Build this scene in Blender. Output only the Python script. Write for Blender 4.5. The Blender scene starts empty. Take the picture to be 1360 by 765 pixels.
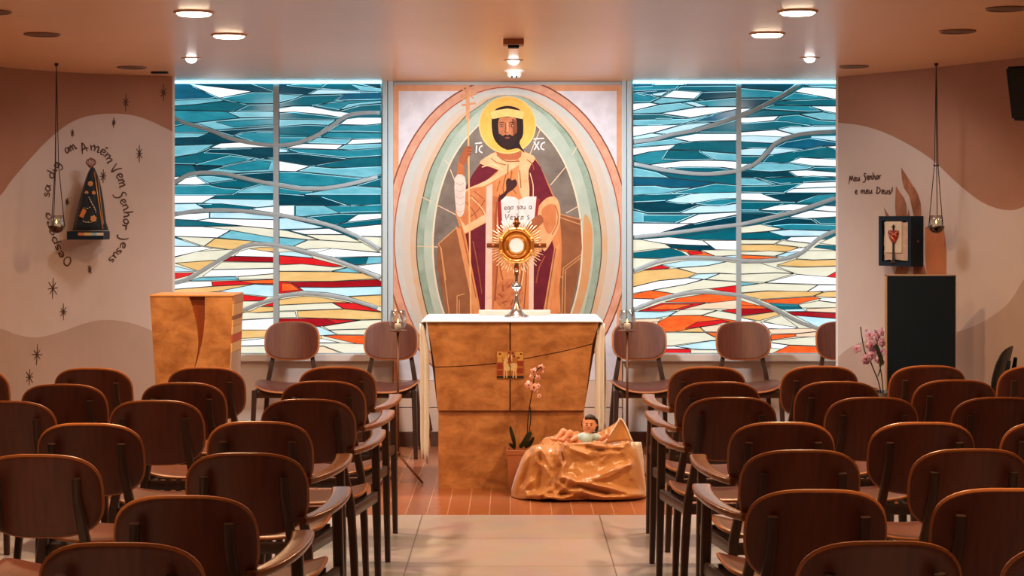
import bpy, bmesh, math, random
from mathutils import Vector, Matrix, noise
from mathutils.geometry import delaunay_2d_cdt
random.seed(7)
PI = math.pi
SC = bpy.context.scene
COL = SC.collection
# ---------------------------------------------------------------- camera model
F, HX, HY, EYE = 2350.0, 682.0, 290.0, 1.5
CEIL = EYE + 0.904
def at(px, py, Y):
    return Vector(((px - HX) * Y / F, Y, EYE - (py - HY) * Y / F))
def X_(px, Y): return (px - HX) * Y / F
def Z_(py, Y): return EYE - (py - HY) * Y / F
# ---------------------------------------------------------------- materials
def lin(c):
    r = []
    for v in c:
        v = v / 255.0
        r.append(v / 12.92 if v <= 0.04045 else ((v + 0.055) / 1.055) ** 2.4)
    return r
MATS = {}
def mat(name, srgb, rough=0.5, metal=0.0, spec=0.5, noise=None, var=0.0, stretch=(1, 1, 1), bump=0.0, col2=None,
        emit=0.0, ramp=(.3, .7), dist=0.0, coat=0.0, sheen=0.0, trans=0.0, detail=4.0, emit_col=None, alpha=1.0, coat_rough=0.1):
    if name in MATS: return MATS[name]
    m = bpy.data.materials.new(name); m.use_nodes = True
    nt = m.node_tree; b = nt.nodes['Principled BSDF']
    c = lin(srgb)
    b.inputs['Base Color'].default_value = (*c, 1)
    b.inputs['Roughness'].default_value = rough
    b.inputs['Metallic'].default_value = metal
    b.inputs['Specular IOR Level'].default_value = spec
    b.inputs['Coat Weight'].default_value = coat
    b.inputs['Coat Roughness'].default_value = coat_rough
    b.inputs['Sheen Weight'].default_value = sheen
    b.inputs['Transmission Weight'].default_value = trans
    b.inputs['Alpha'].default_value = alpha
    if noise:
        tc = nt.nodes.new('ShaderNodeTexCoord'); mp = nt.nodes.new('ShaderNodeMapping')
        mp.inputs['Scale'].default_value = stretch
        nz = nt.nodes.new('ShaderNodeTexNoise'); nz.inputs['Scale'].default_value = noise
        nz.inputs['Detail'].default_value = detail; nz.inputs['Roughness'].default_value = 0.6
        nt.links.new(tc.outputs['Object'], mp.inputs['Vector']); nt.links.new(mp.outputs['Vector'], nz.inputs['Vector'])
        rp = nt.nodes.new('ShaderNodeValToRGB')
        rp.color_ramp.elements[0].position = ramp[0]; rp.color_ramp.elements[1].position = ramp[1]; nz.inputs['Distortion'].default_value = dist
        if col2 is not None: a, d = c, lin(col2)
        else:
            a = [v * (1 - var) for v in c]; d = [min(1, v * (1 + var)) for v in c]
        rp.color_ramp.elements[0].color = (*a, 1); rp.color_ramp.elements[1].color = (*d, 1)
        nt.links.new(nz.outputs['Fac'], rp.inputs['Fac'])
        nt.links.new(rp.outputs['Color'], b.inputs['Base Color'])
        if emit: nt.links.new(rp.outputs['Color'], b.inputs['Emission Color'])
        if bump:
            bp = nt.nodes.new('ShaderNodeBump'); bp.inputs['Strength'].default_value = bump
            bp.inputs['Distance'].default_value = 0.01
            nt.links.new(nz.outputs['Fac'], bp.inputs['Height']); nt.links.new(bp.outputs['Normal'], b.inputs['Normal'])
    if emit:
        b.inputs['Emission Strength'].default_value = emit
        if not noise: b.inputs['Emission Color'].default_value = (*(lin(emit_col) if emit_col else c), 1)
    MATS[name] = m
    return m
# ---------------------------------------------------------------- object helpers
def mesh_obj(name, bm, mats, parent=None, smooth=False, loc=None):
    me = bpy.data.meshes.new(name); bm.normal_update(); bm.to_mesh(me); bm.free()
    if not isinstance(mats, (list, tuple)): mats = [mats]
    for m in mats: me.materials.append(m)
    if smooth:
        for p in me.polygons: p.use_smooth = True
    o = bpy.data.objects.new(name, me); COL.objects.link(o)
    if parent: o.parent = parent
    if loc is not None: o.location = loc
    return o
def auto_smooth(o, ang=40):
    me = o.data
    for p in me.polygons: p.use_smooth = True
    bm = bmesh.new(); bm.from_mesh(me)
    a = math.radians(ang)
    for e in bm.edges:
        e.smooth = not (len(e.link_faces) == 2 and e.calc_face_angle(0) > a)
    bm.to_mesh(me); bm.free()
    return o
def thing(name, label, cat, loc=(0, 0, 0), rz=0, group=None):
    o = bpy.data.objects.new(name, None); COL.objects.link(o); o.empty_display_size = 0.1
    o.location = loc; o.rotation_euler = (0, 0, rz); tag(o, label, cat, group)
    return o
def tag(o, label, cat, group=None):
    o['label'] = label; o['category'] = cat
    if group: o['group'] = group
    return o
def struct(o): o['kind'] = 'structure'; return o
def dup(root, loc, rz, label, group=None):
    r = root.copy(); COL.objects.link(r); r.location = loc; r.rotation_euler = (0, 0, rz); r['label'] = label
    if group: r['group'] = group
    for ch in list(root.children):
        c = ch.copy(); COL.objects.link(c); c.parent = r
        for g in list(ch.children):
            d = g.copy(); COL.objects.link(d); d.parent = c
    return r
# ---------------------------------------------------------------- shape helpers
def box(bm, lo, hi, mi=0, bev=0.0):
    x0, y0, z0 = lo; x1, y1, z1 = hi
    vs = [bm.verts.new(p) for p in ((x0,y0,z0),(x1,y0,z0),(x1,y1,z0),(x0,y1,z0),(x0,y0,z1),(x1,y0,z1),(x1,y1,z1),(x0,y1,z1))]
    fs = [bm.faces.new([vs[i] for i in f]) for f in ((3,2,1,0),(4,5,6,7),(0,1,5,4),(1,2,6,5),(2,3,7,6),(3,0,4,7))]
    for f in fs: f.material_index = mi
    if bev:
        es = list({e for f in fs for e in f.edges})
        bmesh.ops.bevel(bm, geom=es, offset=bev, segments=2, affect='EDGES', profile=0.7)
    return fs
def frame_for(t, up=Vector((0, 0, 1))):
    t = t.normalized()
    if abs(t.dot(up)) > 0.95: up = Vector((0, 1, 0))
    s = t.cross(up).normalized(); u = s.cross(t).normalized()
    return s, u
def tube(bm, pts, rad, segs=8, square=False, up=Vector((0, 0, 1)), mi=0, cap=True):
    """sweep; rad: float or (a, b) half sizes across / along up, or a list of those, one per point"""
    pts = [Vector(p) for p in pts]; n = len(pts); rings = []
    for i, p in enumerate(pts):
        t = (pts[min(i + 1, n - 1)] - pts[max(i - 1, 0)])
        s, u = frame_for(t, up)
        r = rad[i] if isinstance(rad, list) else rad
        a, b = (r, r) if isinstance(r, (int, float)) else r
        ring = []
        for k in range(segs):
            th = 2 * PI * (k + 0.5) / segs
            c, d = math.cos(th), math.sin(th)
            if square:
                e = 0.42
                c = math.copysign(abs(c) ** e, c); d = math.copysign(abs(d) ** e, d)
            ring.append(bm.verts.new(p + s * (a * c) + u * (b * d)))
        rings.append(ring)
    for i in range(n - 1):
        for k in range(segs):
            f = bm.faces.new((rings[i][k], rings[i][(k + 1) % segs], rings[i + 1][(k + 1) % segs], rings[i + 1][k])); f.material_index = mi
    if cap:
        f = bm.faces.new(rings[0][::-1]); f.material_index = mi
        f = bm.faces.new(rings[-1]); f.material_index = mi
def lathe(bm, prof, center, segs=24, mi=0, sx=1.0, sy=1.0):
    c = Vector(center); rings = []
    for r, z in prof:
        if r < 1e-6: rings.append([bm.verts.new(c + Vector((0, 0, z)))])
        else: rings.append([bm.verts.new(c + Vector((r * sx * math.cos(2*PI*k/segs), r * sy * math.sin(2*PI*k/segs), z))) for k in range(segs)])
    for a, b in zip(rings[:-1], rings[1:]):
        for k in range(segs):
            k2 = (k + 1) % segs
            if len(a) == 1 and len(b) == 1: continue
            if len(a) == 1: f = bm.faces.new((a[0], b[k2], b[k]))
            elif len(b) == 1: f = bm.faces.new((a[k], a[k2], b[0]))
            else: f = bm.faces.new((a[k], a[k2], b[k2], b[k]))
            f.material_index = mi
def ball(bm, c, r, segs=12, rings=8, mi=0, scale=(1, 1, 1), rot=None):
    m = Matrix.Diagonal((*[r * s for s in scale], 1))
    if rot is not None: m = rot.to_4x4() @ m
    res = bmesh.ops.create_uvsphere(bm, u_segments=segs, v_segments=rings, radius=1, matrix=Matrix.Translation(Vector(c)) @ m)
    for v in res['verts']:
        for f in v.link_faces: f.material_index = mi
def crom(pts, per=8, closed=False):
    pts = [Vector(p) for p in pts]; n = len(pts); out = []
    rng = n if closed else n - 1
    for i in range(rng):
        if closed: p0, p1, p2, p3 = pts[(i-1) % n], pts[i], pts[(i+1) % n], pts[(i+2) % n]
        else: p0, p1, p2, p3 = pts[max(i-1, 0)], pts[i], pts[i+1], pts[min(i+2, n-1)]
        for k in range(per):
            t = k / per
            out.append(0.5 * ((2*p1) + (p2-p0)*t + (2*p0-5*p1+4*p2-p3)*t*t + (3*p1-p0-3*p2+p3)*t**3))
    if not closed: out.append(pts[-1])
    return out
def area2(p): return sum(p[i][0]*p[(i+1) % len(p)][1] - p[(i+1) % len(p)][0]*p[i][1] for i in range(len(p)))
def subdivide_plane(polys, extra_edges=()):
    """polys: list of 2-D polygons in painter's order, polys[0] is the frame.  Returns verts, [(tri, top id)], boundary edges"""
    vs, fs, es = [], [], []
    for p in polys:
        q = []
        for a in p:
            a = (float(a[0]), float(a[1]))
            if not q or (abs(a[0]-q[-1][0]) + abs(a[1]-q[-1][1])) > 1e-5: q.append(a)
        if abs(q[0][0]-q[-1][0]) + abs(q[0][1]-q[-1][1]) < 1e-5: q.pop()
        if area2(q) < 0: q = q[::-1]
        b = len(vs); vs += [Vector(a) for a in q]; fs.append(list(range(b, b + len(q))))
    for a, c in extra_edges:
        b = len(vs); vs += [Vector(a), Vector(c)]; es.append((b, b + 1))
    ov, oe, of, _, _, orig = delaunay_2d_cdt(vs, es, fs, 1, 1e-5, True)
    tris, em = [], {}
    for f, ids in zip(of, orig):
        if 0 not in ids: continue
        top = max(ids); tris.append((f, top))
        for i in range(len(f)):
            k = (f[i], f[(i+1) % len(f)]); k = (min(k), max(k)); em.setdefault(k, []).append(top)
    bd = [(a, b, t) for (a, b), t in em.items() if len(t) == 2 and t[0] != t[1]]
    return ov, tris, bd
def paint_mesh(name, polys, cols, to3, mats, parent=None, extra=(), back=None):
    """flat picture: one mesh, one material slot per colour.  cols[i] -> slot of polygon i; to3(u, v) -> 3-D"""
    ov, tris, bd = subdivide_plane(polys, extra)
    bm = bmesh.new(); vm = {}
    def gv(i):
        if i not in vm: vm[i] = bm.verts.new(to3(ov[i][0], ov[i][1]))
        return vm[i]
    for f, top in tris:
        try: fc = bm.faces.new([gv(i) for i in f])
        except ValueError: continue
        fc.material_index = cols[top]
    if back:
        bmesh.ops.solidify(bm, geom=bm.faces[:], thickness=back)
    return mesh_obj(name, bm, mats, parent), ov, bd
def strips(bm, segs, to3, w, depth, mi=0):
    """thin raised strips along 2-D segments (w in the 2-D unit)"""
    for (ax, ay), (bx, by) in segs:
        dx, dy = bx-ax, by-ay; L = math.hypot(dx, dy)
        if L < 1e-6: continue
        nx, ny = -dy/L*w/2, dx/L*w/2; ex, ey = dx/L*w*0.3, dy/L*w*0.3
        c = [(ax-ex+nx, ay-ey+ny), (bx+ex+nx, by+ey+ny), (bx+ex-nx, by+ey-ny), (ax-ex-nx, ay-ey-ny)]
        lo = [bm.verts.new(to3(*p)) for p in c]; hi = [bm.verts.new(to3(*p) + depth) for p in c]
        for f in ((hi[0],hi[1],hi[2],hi[3]),(lo[0],lo[1],hi[1],hi[0]),(lo[2],lo[3],hi[3],hi[2]),(lo[1],lo[2],hi[2],hi[1]),(lo[3],lo[0],hi[0],hi[3])):
            bm.faces.new(f).material_index = mi
def prism(bm, poly, y0, y1, mi=0, bev=0.0):
    """poly: (x, z) outline, extruded from y0 (front) to y1"""
    if area2(poly) < 0: poly = poly[::-1]
    a = [bm.verts.new((p[0], y0, p[1])) for p in poly]; b = [bm.verts.new((p[0], y1, p[1])) for p in poly]
    n = len(poly); fs = [bm.faces.new(a), bm.faces.new(b[::-1])]
    for i in range(n): fs.append(bm.faces.new((a[(i+1) % n], a[i], b[i], b[(i+1) % n])))
    for f in fs: f.material_index = mi
    if bev: bmesh.ops.bevel(bm, geom=[e for e in fs[0].edges], offset=bev, segments=2, affect='EDGES')
def plate(bm, a, b, n, th, surf, rings=8, segs=48, edge=0.4, mi=0, me=0):
    """super-ellipse plate: surf(u, v) -> (point, normal)"""
    layers = []
    for side in (1, -1):
        lay = []
        for i in range(rings + 2):
            if i == 0:
                p, nn = surf(0, 0); lay.append([bm.verts.new(p + nn * (side * th / 2))]); continue
            k = min(i, rings) / rings
            if i == rings: k = 1 - edge * th / min(a, b)
            h = th / 2 if i <= rings else th / 2 * 0.35
            ring = []
            for j in range(segs):
                t = 2 * PI * j / segs; c, s = math.cos(t), math.sin(t)
                r = (abs(c) ** n + abs(s) ** n) ** (-1 / n)
                p, nn = surf(a * r * c * k, b * r * s * k)
                ring.append(bm.verts.new(p + nn * (side * h)))
            lay.append(ring)
        layers.append(lay)
    for si, lay in enumerate(layers):
        for i in range(len(lay) - 1):
            for j in range(segs):
                j2 = (j + 1) % segs
                q = (lay[0][0], lay[1][j], lay[1][j2]) if i == 0 else (lay[i][j], lay[i+1][j], lay[i+1][j2], lay[i][j2])
                f = bm.faces.new(q if si == 0 else q[::-1]); f.material_index = me if i == len(lay) - 2 else mi
    A, B = layers[0][-1], layers[1][-1]
    for j in range(segs):
        j2 = (j + 1) % segs
        bm.faces.new((A[j], B[j], B[j2], A[j2])).material_index = me
# ---------------------------------------------------------------- camera
cam = bpy.data.cameras.new('camera'); co = bpy.data.objects.new('camera', cam); COL.objects.link(co)
co.location = (0, 0, EYE); co.rotation_euler = (PI / 2, 0, 0)
cam.sensor_width = 36; cam.lens = F / 1360 * 36
cam.shift_x = -(HX - 680) / 1360; cam.shift_y = -(382.5 - HY) / 1360
cam.clip_start = 0.05; cam.clip_end = 60
SC.camera = co
SC.view_settings.view_transform = 'Standard'; SC.view_settings.look = 'None'
SC.view_settings.gamma = 1; SC.view_settings.use_curve_mapping = False
SC.view_settings.exposure = 0.0
SC.cycles.use_denoising = True
w = bpy.data.worlds.new('world'); SC.world = w; w.use_nodes = True
w.node_tree.nodes['Background'].inputs['Color'].default_value = (0.02, 0.03, 0.04, 1)
w.node_tree.nodes['Background'].inputs['Strength'].default_value = 0.3
# ---------------------------------------------------------------- common materials
M_LEAD = mat('lead came', (22, 40, 50), 0.5)
M_BAR = mat('grey glazing bar', (170, 190, 198), 0.45, noise=30, var=0.04)
M_PLASTER = mat('white plaster', (212, 200, 190), 0.8, noise=3, var=0.05, spec=0.2)
M_WOOD = mat('walnut veneer', (84, 40, 28), 0.4, noise=6, col2=(108, 54, 36), stretch=(9, 2, 0.8), detail=6)
M_EDGE = mat('plywood edge highlight', (172, 104, 58), 0.35, noise=30, var=.1, stretch=(1, 1, 8))  # rim highlight painted in as a lighter plywood edge colour
M_WOODFRAME = mat('walnut frame', (48, 32, 28), 0.34, noise=8, col2=(66, 42, 32), stretch=(6, 6, 0.7))
M_BLACK = mat('black matt', (8, 30, 48), 0.6, spec=0.3)
M_GOLD = mat('polished gold', (236, 172, 84), 0.28, metal=0.7)
M_SILVER = mat('silver', (215, 215, 215), 0.2, metal=1.0)
M_FLAME = mat('flame', (255, 190, 110), emit=4.0)
M_WAX = mat('white wax', (240, 225, 205), 0.5)
M_WHITEPL = mat('white plastic', (225, 220, 214), 0.4)
def glass_mat():
    m = bpy.data.materials.new('clear glass'); m.use_nodes = True; nt = m.node_tree
    for n in list(nt.nodes): nt.nodes.remove(n)
    o = nt.nodes.new('ShaderNodeOutputMaterial'); mx = nt.nodes.new('ShaderNodeMixShader')
    tr = nt.nodes.new('ShaderNodeBsdfTransparent'); gl = nt.nodes.new('ShaderNodeBsdfGlossy'); fr = nt.nodes.new('ShaderNodeLayerWeight')
    tr.inputs['Color'].default_value = (0.93, 0.95, 0.95, 1); gl.inputs['Roughness'].default_value = 0.05
    fr.inputs['Blend'].default_value = 0.3
    nt.links.new(fr.outputs['Facing'], mx.inputs[0]); nt.links.new(tr.outputs[0], mx.inputs[1]); nt.links.new(gl.outputs[0], mx.inputs[2])
    nt.links.new(mx.outputs[0], o.inputs[0]); return m
M_GLASS = glass_mat()
# ================================================================ ROOM
WINY = 11.70
def catpoly(pts, per=6): return [(p[0], p[1]) for p in crom([(a, b, 0) for a, b in pts], per)]
LW = catpoly([(-2.169, 11.25), (-2.45, 11.13), (-2.752, 10.96), (-3.07, 10.57), (-3.25, 10.1), (-3.36, 9.4), (-3.4, 8.5)]) + [(-3.4, 5.0), (-3.4, 1.5), (-3.4, -1.5)]
RW = catpoly([(2.073, 11.3), (2.39, 10.85), (2.6, 10.46), (2.86, 9.93), (3.1, 9.35), (3.3, 8.7), (3.4, 7.9)]) + [(3.4, 5.0), (3.4, 1.5), (3.4, -1.5)]
class WallSurf:
    def __init__(s, pts):
        s.p = pts; s.s = [0.0]
        for a, b in zip(pts[:-1], pts[1:]): s.s.append(s.s[-1] + math.hypot(b[0]-a[0], b[1]-a[1]))
    def hit(s, px, py):
        k = (px - HX) / F     # X = k * Y
        for i in range(len(s.p) - 1):
            (x0, y0), (x1, y1) = s.p[i], s.p[i+1]
            d0, d1 = x0 - k*y0, x1 - k*y1
            if d0 == 0 or d0*d1 < 0 or (d0 - d1 and abs(d0) < 1e-9):
                t = d0 / (d0 - d1)
                Y = y0 + t*(y1-y0)
                return (s.s[i] + t*(s.s[i+1]-s.s[i]), Z_(py, Y))
        d0 = s.p[0][0] - k*s.p[0][1]
        (x0, y0), (x1, y1) = s.p[0], s.p[1]; d1 = x1 - k*y1
        t = d0/(d0-d1); Y = y0 + t*(y1-y0)
        return (t*s.s[1], Z_(py, Y))
    def to3(s, u, z, off=0.0):
        u2 = min(max(u, 0), s.s[-1])
        for i in range(len(s.p) - 1):
            if u2 <= s.s[i+1] + 1e-9: break
        t = (u2 - s.s[i]) / (s.s[i+1]-s.s[i])
        (x0, y0), (x1, y1) = s.p[i], s.p[i+1]
        n = Vector((y1-y0, -(x1-x0), 0)).normalized()
        if n.x * x0 > 0: n = -n
        p = Vector((x0 + t*(x1-x0), y0 + t*(y1-y0), z)) + n*off
        return p
WL, WR = WallSurf(LW), WallSurf(RW)
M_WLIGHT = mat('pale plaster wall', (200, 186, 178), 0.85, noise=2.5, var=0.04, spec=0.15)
M_WDARK = mat('terracotta toned wall', (166, 124, 102), 0.85, noise=2.5, var=0.08, spec=0.15)
M_WMID = mat('sand toned wall', (178, 156, 142), 0.85, noise=2.5, var=0.07, spec=0.15)
M_INK = mat('brown brush paint', (84, 58, 46), 0.8)
M_FLAMEP = mat('rust brush paint', (120, 66, 42), 0.85, noise=14, col2=(172, 118, 88), stretch=(1, 1, 0.4))
M_RUSTQ = mat('pale rust patch', (178, 112, 74), 0.85, noise=8, var=0.1)
def wall(name, W, bands, cols, mats):
    L = W.s[-1]
    polys = [[(0, 0), (L, 0), (L, CEIL), (0, CEIL)]]
    for b in bands: polys.append([W.hit(*p) if len(p) == 2 else (p[1], p[2]) for p in b])
    extra = [((u, 0), (u, CEIL)) for u in W.s[1:-1]]
    o, _, _ = paint_mesh(name, polys, cols, lambda u, z: W.to3(u, z), mats, None, extra)
    return struct(o)
def cc(pts, per=6): return [(p[0], p[1]) for p in crom([(a, b, 0) for a, b in pts], per)]
LONG = WL.s[-1]
# left wall: darker tone at the top, sand tone at the bottom, wave edges
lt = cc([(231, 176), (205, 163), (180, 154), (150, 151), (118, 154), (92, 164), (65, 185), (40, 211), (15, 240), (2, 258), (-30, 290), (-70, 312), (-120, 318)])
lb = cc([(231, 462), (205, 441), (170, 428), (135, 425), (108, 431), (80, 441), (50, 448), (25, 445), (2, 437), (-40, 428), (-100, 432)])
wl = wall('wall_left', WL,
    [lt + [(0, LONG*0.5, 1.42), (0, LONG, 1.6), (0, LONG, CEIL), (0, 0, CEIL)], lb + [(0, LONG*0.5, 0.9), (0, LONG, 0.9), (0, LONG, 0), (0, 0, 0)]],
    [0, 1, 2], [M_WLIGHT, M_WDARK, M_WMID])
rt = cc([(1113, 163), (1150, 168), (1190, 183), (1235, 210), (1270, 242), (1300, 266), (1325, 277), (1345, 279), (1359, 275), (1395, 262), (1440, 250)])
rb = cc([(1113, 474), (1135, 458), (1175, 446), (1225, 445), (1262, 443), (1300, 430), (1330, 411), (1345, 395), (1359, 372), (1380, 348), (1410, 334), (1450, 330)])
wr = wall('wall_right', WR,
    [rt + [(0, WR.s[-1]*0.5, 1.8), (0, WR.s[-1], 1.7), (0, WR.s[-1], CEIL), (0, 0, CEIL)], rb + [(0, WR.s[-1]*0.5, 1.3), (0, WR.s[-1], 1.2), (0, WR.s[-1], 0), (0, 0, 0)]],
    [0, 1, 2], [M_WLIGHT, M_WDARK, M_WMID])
# ---- writing: small brush alphabet, strokes in units of the x-height
LET = {
 'A': (1.3, [[(0, -.1), (.35, .9), (.62, 1.7), (.75, .9), (.85, 0)], [(.05, .55), (.6, .65), (1.1, .5)]]),
 'V': (1.2, [[(0, 1.6), (.15, .7), (.4, 0), (.7, .9), (1.05, 1.6)]]),
 'M': (1.9, [[(0, -.5), (.4, .5), (.75, 1.5), (.9, .7), (1.05, .5), (1.45, 1.5), (1.55, .7), (1.8, -.1)]]),
 'D': (1.5, [[(.35, 1.6), (.3, .8), (.3, .1)], [(0, .3), (.4, 0), (.9, .3), (1.2, .9), (.8, 1.5), (.1, 1.75)]]),
 'S': (1.2, [[(1.15, 1.6), (.7, 1.7), (.45, 1.3), (.75, .8), (.8, .2), (.4, -.5), (-.2, -.45)]]),
 'J': (1.0, [[(.6, 1.6), (.65, .6), (.5, -.3), (.1, -.7), (-.3, -.4)]]),
 'O': (1.3, [[(.5, 1.3), (.05, .8), (.2, .1), (.75, 0), (1.15, .6), (1.0, 1.2), (.45, 1.3)]]),
 'a': (.85, [[(.7, .8), (.3, 1), (.02, .5), (.25, .02), (.6, .4), (.72, .95), (.68, .3), (.85, .05)]]),
 'e': (.75, [[(.05, .45), (.5, .6), (.5, .95), (.15, .9), (.05, .4), (.3, .02), (.75, .25)]]),
 'é': (.75, [[(.05, .45), (.5, .6), (.5, .95), (.15, .9), (.05, .4), (.3, .02), (.75, .25)], [(.3, 1.3), (.55, 1.65)]]),
 'm': (1.3, [[(0, 1), (.1, 0)], [(.05, .6), (.35, 1), (.5, .5), (.52, 0)], [(.52, .6), (.85, 1), (1.0, .5), (1.05, .05), (1.3, .15)]]),
 'n': (.9, [[(0, 1), (.1, 0)], [(.05, .55), (.4, 1), (.6, .5), (.65, .05), (.9, .15)]]),
 'h': (.9, [[(.05, 1.9), (.08, .9), (.1, 0)], [(.1, .5), (.42, 1), (.62, .5), (.65, .05), (.9, .15)]]),
 'o': (.8, [[(.35, 1), (.03, .55), (.25, .02), (.62, .4), (.5, .95), (.3, .95), (.8, .85)]]),
 'r': (.65, [[(0, 1), (.1, 0)], [(.05, .55), (.3, .95), (.62, .85)]]),
 'u': (.9, [[(0, 1), (.05, .3), (.3, .02), (.6, .4), (.65, 1), (.65, .3), (.9, .1)]]),
 's': (.65, [[(.55, .9), (.2, .95), (.15, .65), (.5, .4), (.45, .05), (0, .05)]]),
 'p': (.85, [[(.05, 1), (.05, -.8)], [(.05, .6), (.4, 1), (.7, .6), (.45, .05), (.08, .2)]]),
 'g': (.85, [[(.65, .8), (.3, 1), (.05, .5), (.3, .1), (.6, .5), (.68, .95), (.65, -.3), (.3, -.8), (0, -.5)]]),
 'i': (.4, [[(.1, .95), (.12, .2), (.4, .08)], [(.12, 1.4), (.16, 1.45)]]),
 't': (.6, [[(.2, 1.6), (.2, .3), (.55, .1)], [(0, 1.1), (.5, 1.1)]]),
 'd': (.85, [[(.65, .8), (.3, 1), (.02, .5), (.25, .02), (.6, .4)], [(.68, 1.9), (.66, .4), (.85, .05)]]),
 'z': (.7, [[(.05, .9), (.6, .95), (.05, .05), (.65, .05)]]),
 "'": (.3, [[(.1, 1.8), (.3, 1.5)]]),
 '!': (.4, [[(.25, 1.9), (.2, .9), (.15, .35)], [(.12, .02), (.15, .07)]]),
 ' ': (.7, []), ',': (.3, [[(.1, .05), (0, -.3)]]),
}
def text_strokes(txt, path, size):
    """strokes along a px path (list of points); returns list of px polylines"""
    path = [Vector((a, b, 0)) for a, b in crom_px(path)]
    cum = [0.0]
    for a, b in zip(path[:-1], path[1:]): cum.append(cum[-1] + (b-a).length)
    tot = sum(LET[c][0] + 0.08 for c in txt); k = cum[-1] / tot
    def pos(s):
        s = min(max(s, 0), cum[-1] - 1e-6)
        i = max(j for j in range(len(cum) - 1) if cum[j] <= s)
        d = (path[i+1]-path[i]).normalized(); return path[i] + d*(s-cum[i]), d
    out, s = [], 0.0
    for c in txt:
        wdt, st = LET[c]
        for line in st:
            q = []
            for x, y in crom_px(line, 4):
                p, d = pos(s + x*k); up = Vector((d.y, -d.x, 0))
                p = p + up*(y*size); q.append((p.x, p.y))
            out.append(q)
        s += (wdt + .08)*k
    return out
def crom_px(pts, per=6): return [(p[0], p[1]) for p in crom([(a, b, 0) for a, b in pts], per)]
def ribbon_on(W, bm, line, wid, off=0.002, taper=False):
    pts = [W.hit(*p) for p in line]; n = len(pts); pr = None
    for i, (u, z) in enumerate(pts):
        a = pts[max(i-1, 0)]; b = pts[min(i+1, n-1)]
        dx, dz = b[0]-a[0], b[1]-a[1]; L = math.hypot(dx, dz) or 1
        ww = wid*(0.75 + 0.5*math.sin(3.1*i/max(1, n-1)))
        if taper: ww = wid*max(0.08, i/max(1, n-1))
        nx, nz = -dz/L*ww/2, dx/L*ww/2
        q = (bm.verts.new(W.to3(u+nx, z+nz, off)), bm.verts.new(W.to3(u-nx, z-nz, off)))
        if pr:
            bm.faces.new((pr[0], pr[1], q[1], q[0]))
        pr = q
def writing(name, W, jobs, parent, wid=0.008):
    bm = bmesh.new()
    for txt, path, size in jobs:
        for st in text_strokes(txt, path, size): ribbon_on(W, bm, st, wid)
    return mesh_obj(name, bm, M_INK, parent)
writing('painted_lettering', WL, [
    ('O', [(84, 352), (95, 353)], 8.5),
    ('espozo', [(86, 340), (77, 322), (70, 300), (66, 280)], 6),
    ('sa dig', [(65, 262), (68, 245), (73, 232), (81, 216)], 6.5),
    ('am', [(88, 204), (103, 197)], 7),
    ("Amém", [(109, 204), (122, 200), (138, 208), (143, 219)], 7.5),
    ('Vem', [(146, 226), (155, 236), (159, 251)], 8),
    ('Senhor', [(153, 257), (163, 276), (164, 292), (160, 304)], 7),
    ('Jesus', [(160, 312), (160, 325), (151, 336), (143, 346)], 6.5)], wl)
writing('painted_lettering', WR, [
    ('Meu Senhor', [(1127, 242), (1150, 239), (1171, 238)], 5.0),
    ('e meu Deus!', [(1136, 258), (1160, 257), (1186, 258)], 5.0)], wr, 0.0085)
def star(W, cx, cy, r, parent):
    bm = bmesh.new()
    rr = random.Random(int(cx*7+cy))
    for k in range(4):
        a = PI*k/4 + rr.uniform(-.12, .12); q = r*(1.0 if k != 2 else 1.35)*rr.uniform(.75, 1.05)
        dx, dy = math.cos(a)*q*0.62, math.sin(a)*q
        ribbon_on(W, bm, [(cx-dx, cy-dy), (cx-dx*.4, cy-dy*.4), (cx, cy), (cx+dx*.4, cy+dy*.4), (cx+dx, cy+dy)], 0.006)
    mesh_obj('painted_star', bm, M_INK, parent)
for cx, cy, r in ((167, 136, 9), (217, 123, 9), (151, 163, 5), (96, 177, 5), (185, 204, 9), (137, 234, 8), (89, 268, 5), (119, 358, 6), (70, 383, 12), (84, 414, 9), (49, 471, 12), (39, 501, 10)):
    star(WL, cx, cy, r, wl)
def wall_patch(name, W, polys, mt, parent, off=0.0015):
    bm = bmesh.new()
    for k, p in enumerate(polys):
        q = [W.hit(*a) for a in p]
        if area2(q) < 0: q = q[::-1]
        vs = [bm.verts.new(W.to3(u, z, off + .0004*k)) for u, z in q]
        f = bm.faces.new(vs)
    bmesh.ops.triangulate(bm, faces=bm.faces[:])
    return mesh_obj(name, bm, mt, parent)
wall_patch('rust_wall_shape', WR, [
    [(1190, 288), (1189, 274), (1192, 262), (1190, 247), (1195, 255), (1201, 263), (1204, 272), (1205, 288)],
    [(1214, 288), (1213, 274), (1208, 261), (1201, 250), (1198, 238), (1197, 222), (1199, 232), (1202, 243), (1207, 252), (1212, 259), (1218, 268), (1219, 276), (1217, 262), (1214, 248), (1219, 257), (1223, 270), (1224, 288)],
    [(1177, 288), (1174, 275), (1182, 288)], [(1205, 290), (1207, 278), (1209, 290)],
    [(1188, 366), (1192, 352), (1208, 350), (1205, 366)], [(1213, 366), (1214, 350), (1228, 352), (1231, 366)]], M_FLAMEP, wr)  # painted flames round the relief box
wall_patch('rust_wall_shape', WR, [[(1229, 302), (1240, 297), (1254, 303), (1257, 335), (1257, 366), (1231, 366), (1229, 340)]], M_RUSTQ, wr)  # wide pale rust patch right of the relief box
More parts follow.
